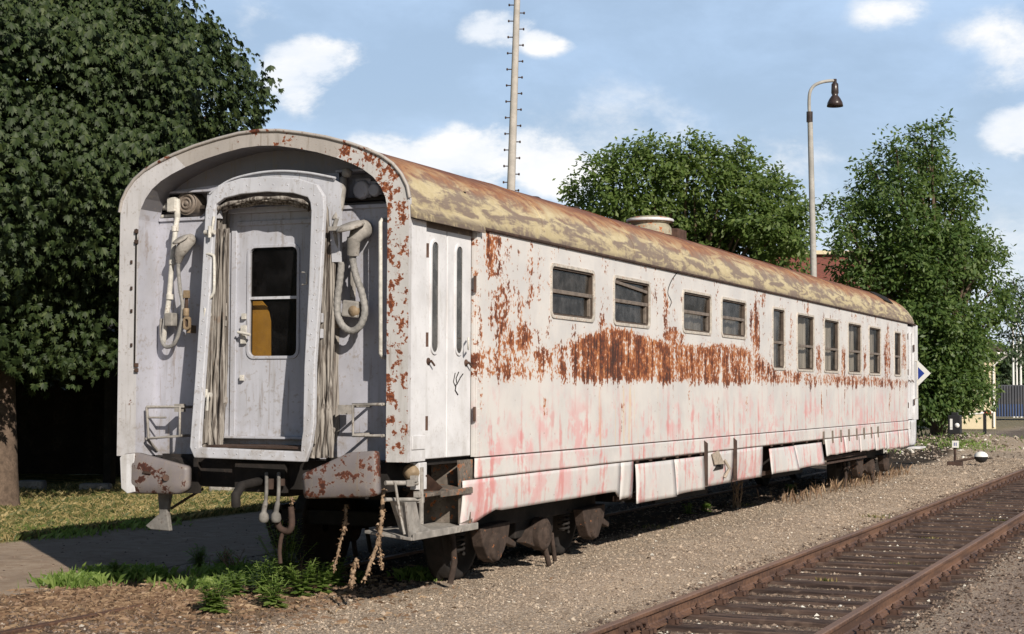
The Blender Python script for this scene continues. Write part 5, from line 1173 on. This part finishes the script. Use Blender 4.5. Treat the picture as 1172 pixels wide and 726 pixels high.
# point lever with lantern
dl = 40.; c = D(1093, 524, dl); zb = .05; vr = empty('point_lever', (c.x, c.y, zb), 'black point lever lantern with white marks and a half white counterweight', 'point lever')
def at(x, y): return D(x, y, dl)
mb = MB(); mb.cbox(at(1093, 532), (.35, .3, .16)); mb.tube([at(1093, 530), at(1093, 502)], .035, 8); mb.build('stand', M['darkrust'], vr, bevel=.01)
lc = at(1093, 486); mb = MB(); mb.cbox(lc, (.30, .26, .46)); mb.cbox(lc+Vector((0, 0, .26)), (.16, .16, .08)); ln_ = mb.build('lantern', M['lanternblack'], vr, bevel=.015)
mb = MB(); mb.cbox(lc+Vector((-.07, -.135, .03)), (.06, .012, .22)); mb.cbox(lc+Vector((-.07, -.135, -.10)), (.06, .012, .05)); mb.lathe(lc+Vector((.07, -.13, -.02)), [(0, 0), (.06, 0), (.06, .01), (0, .012)], 12, (0, -1, 0)); mb.build('white_mark', M['signwhite'], ln_)
pc = at(1094, 508.5); mb = MB(); mb.cbox(pc+Vector((0, -.06, 0)), (.16, .02, .17)); pl_ = mb.build('number_plate', M['signwhite'], vr)
mb = MB(); mb.cbox(pc+Vector((-.025, -.073, 0)), (.018, .004, .08)); mb.cbox(pc+Vector((.02, -.073, .0)), (.018, .004, .08)); mb.build('plate_digits', M['signblue'], pl_)
mb = MB(); mb.tube([at(1094, 528), at(1107, 526), at(1121, 523.5)], .028, 8); mb.build('lever_arm', M['darkrust'], vr)
bc = at(1123, 523); mb = MB(); mb.lathe(bc, [(.17*math.cos(R_(a)), .055+.13*math.sin(R_(a))-.05) for a in (0, 20, 40, 60, 80, 90)], 20); wt = mb.build('counterweight', M['signwhite'], vr); mb = MB(); mb.lathe(bc, [(.17*math.cos(R_(a)), .002+.15*math.sin(R_(a))) for a in (-90, -75, -50, -25, 0)], 20); mb.build('black_half', M['lanternblack'], wt)

# ------------------------------------------------------------------ buildings
M['cream'] = simple('cream plaster', (.62, .54, .38), .9, .15, 1.2, (.40, .33, .22), .3); M['tile'] = simple('brown tiles', (.10, .07, .06), .9, .3, 3.); M['pane'] = glass('dark house window', .0, (.02, .022, .025))
def brick():
    t = T('brick'); p = t.pos(); x, y, z = t.xyz(p); b = t.n('ShaderNodeTexBrick'); t.link(t.vec((x+y*.3)*4., z*4., 0.), b.inputs['Vector']); t.link((.20, .06, .045), b.inputs['Color1']); t.link((.14, .042, .035), b.inputs['Color2']); t.link((.19, .11, .09), b.inputs['Mortar']); b.inputs['Scale'].default_value = 1.; b.inputs['Mortar Size'].default_value = .02
    return t.out(t.pbr(X_(t, b.outputs[0]), .9))
M['brick'] = brick()
def house(name, label, pts, h, mat, roofkind, base=0.):
    c = sum((Vector(p) for p in pts), Vector())/4; root = empty(name, (c.x, c.y, 0), label, 'building'); mb = MB()
    mb.prism([(p[0], p[1], 0) for p in pts], (0, 0, h)); mb.build('wall', M[mat], root); return root, c
fx = fw.copy(); fx.z = 0; fx.normalize(); rx = Vector((rt.x, rt.y, 0)).normalized()
def quad(px0, px1, d, depth):
    a = D(px0, 449, d); b = D(px1, 449, d); a.z = b.z = 0; return [a, b, b+fx*depth, a+fx*depth]
def zpx(py, d): return 1.82+(449-py)/F*d
q = quad(880, 1010, 95, 14); hb = zpx(291, 95); r1, c1 = house('brick_building', 'flat roofed dark brick building behind the street lamp', q, hb, 'brick', 'flat')
mb = MB(); q2 = [p+(p-c1).normalized()*.3 for p in q]; mb.prism([(p.x, p.y, hb) for p in q2], (0, 0, .22)); mb.build('roof', M['cream'], r1)
# cream house
q = quad(1062, 1139.5, 82, 9); he = zpx(404, 82); r2, c2 = house('cream_house', 'low cream plastered house half hidden by the tall pointed tree', q, he, 'cream', 'gable')
a, b, c_, d_ = [Vector((p.x, p.y, he)) for p in q]; ov = .55; a = a-rx*ov-fx*ov; b = b+rx*ov-fx*ov; c_ = c_+rx*ov+fx*ov; d_ = d_-rx*ov+fx*ov; m1 = (a+d_)/2+Vector((0, 0, 1.9))+rx*1.5; m2 = (b+c_)/2+Vector((0, 0, 1.9))-rx*1.5
mb = MB(); mb.add([a, b, c_, d_, m1, m2], [(0, 1, 5, 4), (1, 2, 5), (2, 3, 4, 5), (3, 0, 4), (0, 3, 2, 1)]); mb.build('roof', M['tile'], r2)
mb = MB(); mb.tube([a-fx*.05, b-fx*.05], .07, 8); mb.tube([b-fx*.05, b-rx*.5+fx*.45-Vector((0, 0, .45)), Vector((q[1].x, q[1].y, 0))-rx*.12-fx*.08+Vector((0, 0, he-.6)), Vector((q[1].x, q[1].y, .1))-rx*.12-fx*.08], .055, 8); mb.build('gutter', M['signwhite'], r2)
mb = MB(); p0 = D(1095, 449, 81.9); mb.box((p0.x-.6, p0.y-.05, 1.4), (p0.x+.6, p0.y+.05, 2.7)); mb.build('window', M['pane'], r2)
# striped barrier pole in front
d_ = 66.; br = empty('barrier_pole', (D(1118, 449, d_).x, D(1118, 449, d_).y, 0), 'red and white barrier pole in front of the cream house', 'barrier')
M['red'] = flat('barrier red', (.45, .05, .03)); P0, P1 = D(1072, 477, d_), D(1136, 472, d_); mb = MB(); mb.tube([P0, P1], .05, 8); arm = mb.build('arm', M['signwhite'], br)
for t in (.05, .35, .84): mb = MB(); mb.tube([P0.lerp(P1, t), P0.lerp(P1, t+.13)], .056, 8); mb.build('red_band', M['red'], arm)
mb = MB(); p = D(1127, 474, d_); mb.box((p.x-.06, p.y-.06, 0), (p.x+.06, p.y+.06, p.z+.15)); mb.build('post', M['lanternblack'], br)
# blue container / yard fence far right
M['bluepaint'] = simple('faded blue metal', (.05, .09, .22), .6, .25, .8, (.09, .08, .08), .4); M['greymetal'] = simple('dark grey metal', (.065, .07, .085), .7, .3, .7)
cn = quad(1141, 1230, 108, 2.5); cc = sum(cn, Vector())/4; cr = empty('freight_container', (cc.x, cc.y, 0), 'dark and blue metal container at the right edge below white poles', 'container')
mb = MB(); mb.prism([(p.x, p.y, .25) for p in cn], (0, 0, zpx(462, 108)-.25)); mb.build('lower_body', M['bluepaint'], cr); mb = MB(); mb.prism([(p.x, p.y, zpx(462, 108)+.003) for p in cn], (0, 0, zpx(440, 108)-zpx(462, 108))); mb.build('upper_body', M['greymetal'], cr)
mb = MB()
for k in range(28):
    p = cn[0].lerp(cn[1], (k+.5)/28)-fx*.03; mb.cyl((p.x, p.y, .3), (p.x, p.y, zpx(441, 108)), .05, 6)
mb.build('ribs', M['greymetal'], cr)
for i, (px, w, tp) in enumerate(((1160, .06, 350), (1164, .05, 346), (1168.5, .06, 343))):
    p = D(px, 449, 120); mb = MB(); mb.tube([(p.x, p.y, 0), (p.x, p.y, zpx(tp, 120))], [w*1.5, w], 8); mb.lathe((p.x, p.y, zpx(tp, 120)), [(w, 0), (w*1.5, .05), (w, .12), (0, .14)], 8); o = mb.build('flag_pole', M['signwhite']); at_origin(o, (p.x, p.y, 0))
    tag(o, ['leftmost of three slim white poles above the container', 'middle of three slim white poles above the container', 'rightmost and tallest of three slim white poles above the container'][i], 'pole', 'white poles above the container')
p = D(1165, 449, 119); mb = MB(); mb.box((p.x-.6, p.y-.3, 0), (p.x+1.2, p.y+.3, zpx(437, 119))); 
# open shed in the shade behind the chestnut
sh = empty('open_shed', (-10.5, 16, 0), 'dark open fronted shed in the shade under the chestnut crown', 'shed')
M['tar'] = simple('tarred boards', (.022, .018, .015), .9, .4, 3.)
A = Vector((-17.5, 10.8, 0)); B = Vector((-5.2, 15.6, 0)); dv = (B-A).normalized(); nv = Vector((-dv.y, dv.x, 0))
def wallq(mb, p, q, h, th=.1): n_ = Vector((-(q-p).y, (q-p).x, 0)).normalized()*th; mb.prism([p, q, q+n_, p+n_], (0, 0, h))
mb = MB(); wallq(mb, A+nv*4.5, B+nv*4.5, 2.9); wallq(mb, A, A+nv*4.5, 2.9); wallq(mb, B, B+nv*4.5, 2.9); mb.build('wall', M['tar'], sh)
mb = MB(); o1, o2 = A-dv*.4-nv*1.3, B+dv*.4-nv*1.3; o3, o4 = B+dv*.4+nv*5, A-dv*.4+nv*5; mb.prism([o1+Vector((0, 0, 2.35)), o2+Vector((0, 0, 2.35)), o3+Vector((0, 0, 3.2)), o4+Vector((0, 0, 3.2))], (0, 0, .12)); mb.build('roof', M['tar'], sh)
for k in range(5): p = A.lerp(B, k/4)-nv*.9; mb = MB(); mb.box((p.x-.08, p.y-.08, 0), (p.x+.08, p.y+.08, 2.45)); mb.build('post', M['tar'], sh)
# low stone kerb in front of shed
for k in range(9):
    p = A.lerp(B, .25+k*.085)-nv*2.0+nv*random.uniform(-.1, .1); mb = MB(); mb.cbox((p.x, p.y, .09), (random.uniform(.4, .7), .3, random.uniform(.18, .28)), Matrix.Rotation(math.atan2(dv.y, dv.x)+random.uniform(-.1, .1), 3, 'Z')); o = mb.build('kerb_stone', M['dirtygrey'], None, bevel=.04); at_origin(o, (p.x, p.y, 0))
    tag(o, 'rough grey kerb stone lying in the grass before the dark shed', 'stone', 'kerb stones before the dark shed')
# far low woods so the horizon is closed everywhere
M['wood'] = simple('far woods', (.05, .07, .045), .95, .4, .05, (.03, .04, .03), .5)
vs = []; n = 120
for k in range(n+1):
    a = math.pi*.02+math.pi*.9*k/n; r = 330; h = 7+4*mnoise.noise(Vector((k*.35, 0, 0)))+2*mnoise.noise(Vector((k*1.3, 4, 0)))
    c0 = (CAM.x+r*math.cos(a), CAM.y+r*math.sin(a)); 
    for (dr, z) in ((0, -.5), (2, h*.6), (8, h), (20, h*.9), (30, -.5)): vs.append((c0[0]+dr*math.cos(a), c0[1]+dr*math.sin(a), z))
o = npmesh('far_woods', vs, [(k*5+j, k*5+j+1, (k+1)*5+j+1, (k+1)*5+j) for k in range(n) for j in range(4)], M['wood'], smooth=True); tag(o, 'low dark wood along the horizon', 'woods', kind='stuff')

# ------------------------------------------------------------------ sky and sun
w = bpy.data.worlds.new('World'); sc.world = w; w.use_nodes = True; w.node_tree.nodes.clear(); t = T('w', w.node_tree)
SD = Vector((.747, -.664, 0)).normalized(); EL = R_(30)
sky = t.n('ShaderNodeTexSky', sky_type='NISHITA', sun_disc=False, sun_elevation=EL, sun_rotation=math.atan2(SD.x, SD.y), air_density=1., dust_density=.4, ozone_density=1.)
dirn = X_(t, t.n('ShaderNodeTexCoord').outputs['Generated']); x, y, z = t.xyz(dirn)
def fdir(px, py): return ray(px, py).normalized()
n1 = t.noise(t.vec(x, y, z*1.9), 9., 9, .62, .25); n0 = t.noise(t.vec(x*1., y*1., z*2.6), 3.2, 6, .6)
n3w = t.noise(t.vec(x, y, z*1.6), 34., 7, .65)
n2w = t.noise(t.vec(z*1.9, x, y), 11., 8, .6)
dens = None
for px, py, rx_, ry_, a in [(372, 70, 62, 34, 1.), (345, 95, 50, 45, .95), (575, 32, 50, 22, 1.), (618, 48, 36, 16, .9), (430, 175, 60, 30, .9), (520, 185, 110, 40, 1.), (620, 190, 70, 44, .9), (1160, 60, 60, 55, .55), (1170, 145, 46, 34, 1.1), (1005, 18, 50, 22, .7), (870, 190, 140, 50, .45), (700, 160, 180, 60, .35), (300, 20, 40, 40, .45), (1100, 330, 200, 100, .4), (1130, 40, 60, 30, .6), (930, 260, 120, 60, .35)]:
    d = fdir(px, py); ax = rt; ay = up
    dx = t.vec(0., 0., 0.)
    def dot(v):
        q = t.n('ShaderNodeVectorMath', operation='DOT_PRODUCT'); t.link(dirn, q.inputs[0]); q.inputs[1].default_value = tuple(v); return X_(t, q.outputs['Value'])
    hz = Vector((-d.y, d.x, 0)).normalized(); vt = d.cross(hz)
    e = dot(hz)*(F/rx_/1.12)+(n1-.5)*1.6+(n0-.5)*1.2; g_ = dot(vt)*(F/ry_/1.12)+(n2w-.5)*1.8; front = dot(d).ss(.7, .9)
    v = (1.-(e*e+g_*g_)).clamp()*a*front
    dens = v if dens is None else dens.max(v)
# the rest of the sky: loose cumulus by noise
oth = n0.ss(.60, .75)*.5*z.ss(.12, .3)
k = (dens*1.15+oth*.8+(n1-.5)*1.9+(n3w-.5)*1.3)
cl = k.ss(.12, .95)*(dens*1.8+oth*3.).clamp()
veil = dot(fw).ss(.3, .95)*z.ss(.75, .2)
thin = ((n0*.6+n1*.4).ss(.40, .64)*.30+.58)*veil
skyc = t.mix((thin+z.ss(.16, -.01)*.26*veil).clamp(), X_(t, sky.outputs[0]), t.mix(z.ss(.20, .0), (9.6, 12.8, 17.4), (13.6, 15.2, 17.0)))
skyc = t.mix(cl*.93, skyc, t.mix(n1.ss(.35, .6), (15.2, 16., 17.2), (18.5, 18.2, 17.8)))
bg = t.n('ShaderNodeBackground'); t.link(skyc, bg.inputs[0]); bg.inputs[1].default_value = .053
wo = t.n('ShaderNodeOutputWorld'); t.tree.links.new(bg.outputs[0], wo.inputs[0])
sl = bpy.data.lights.new('sun', 'SUN'); sl.energy = 4.9; sl.angle = R_(.55); sl.color = (1., .915, .79)
so = bpy.data.objects.new('sun', sl); col.objects.link(so); dz = Vector((SD.x*math.cos(EL), SD.y*math.cos(EL), math.sin(EL))); so.rotation_euler = dz.to_track_quat('Z', 'Y').to_euler(); so.location = (20, -20, 30)
vs_ = sc.view_settings; vs_.view_transform = 'Standard'; vs_.look = 'None'; vs_.exposure = .16; vs_.gamma = 1.
sc.render.engine = 'CYCLES'
sc.cycles.max_bounces = 6; sc.cycles.diffuse_bounces = 2; sc.cycles.transparent_max_bounces = 12
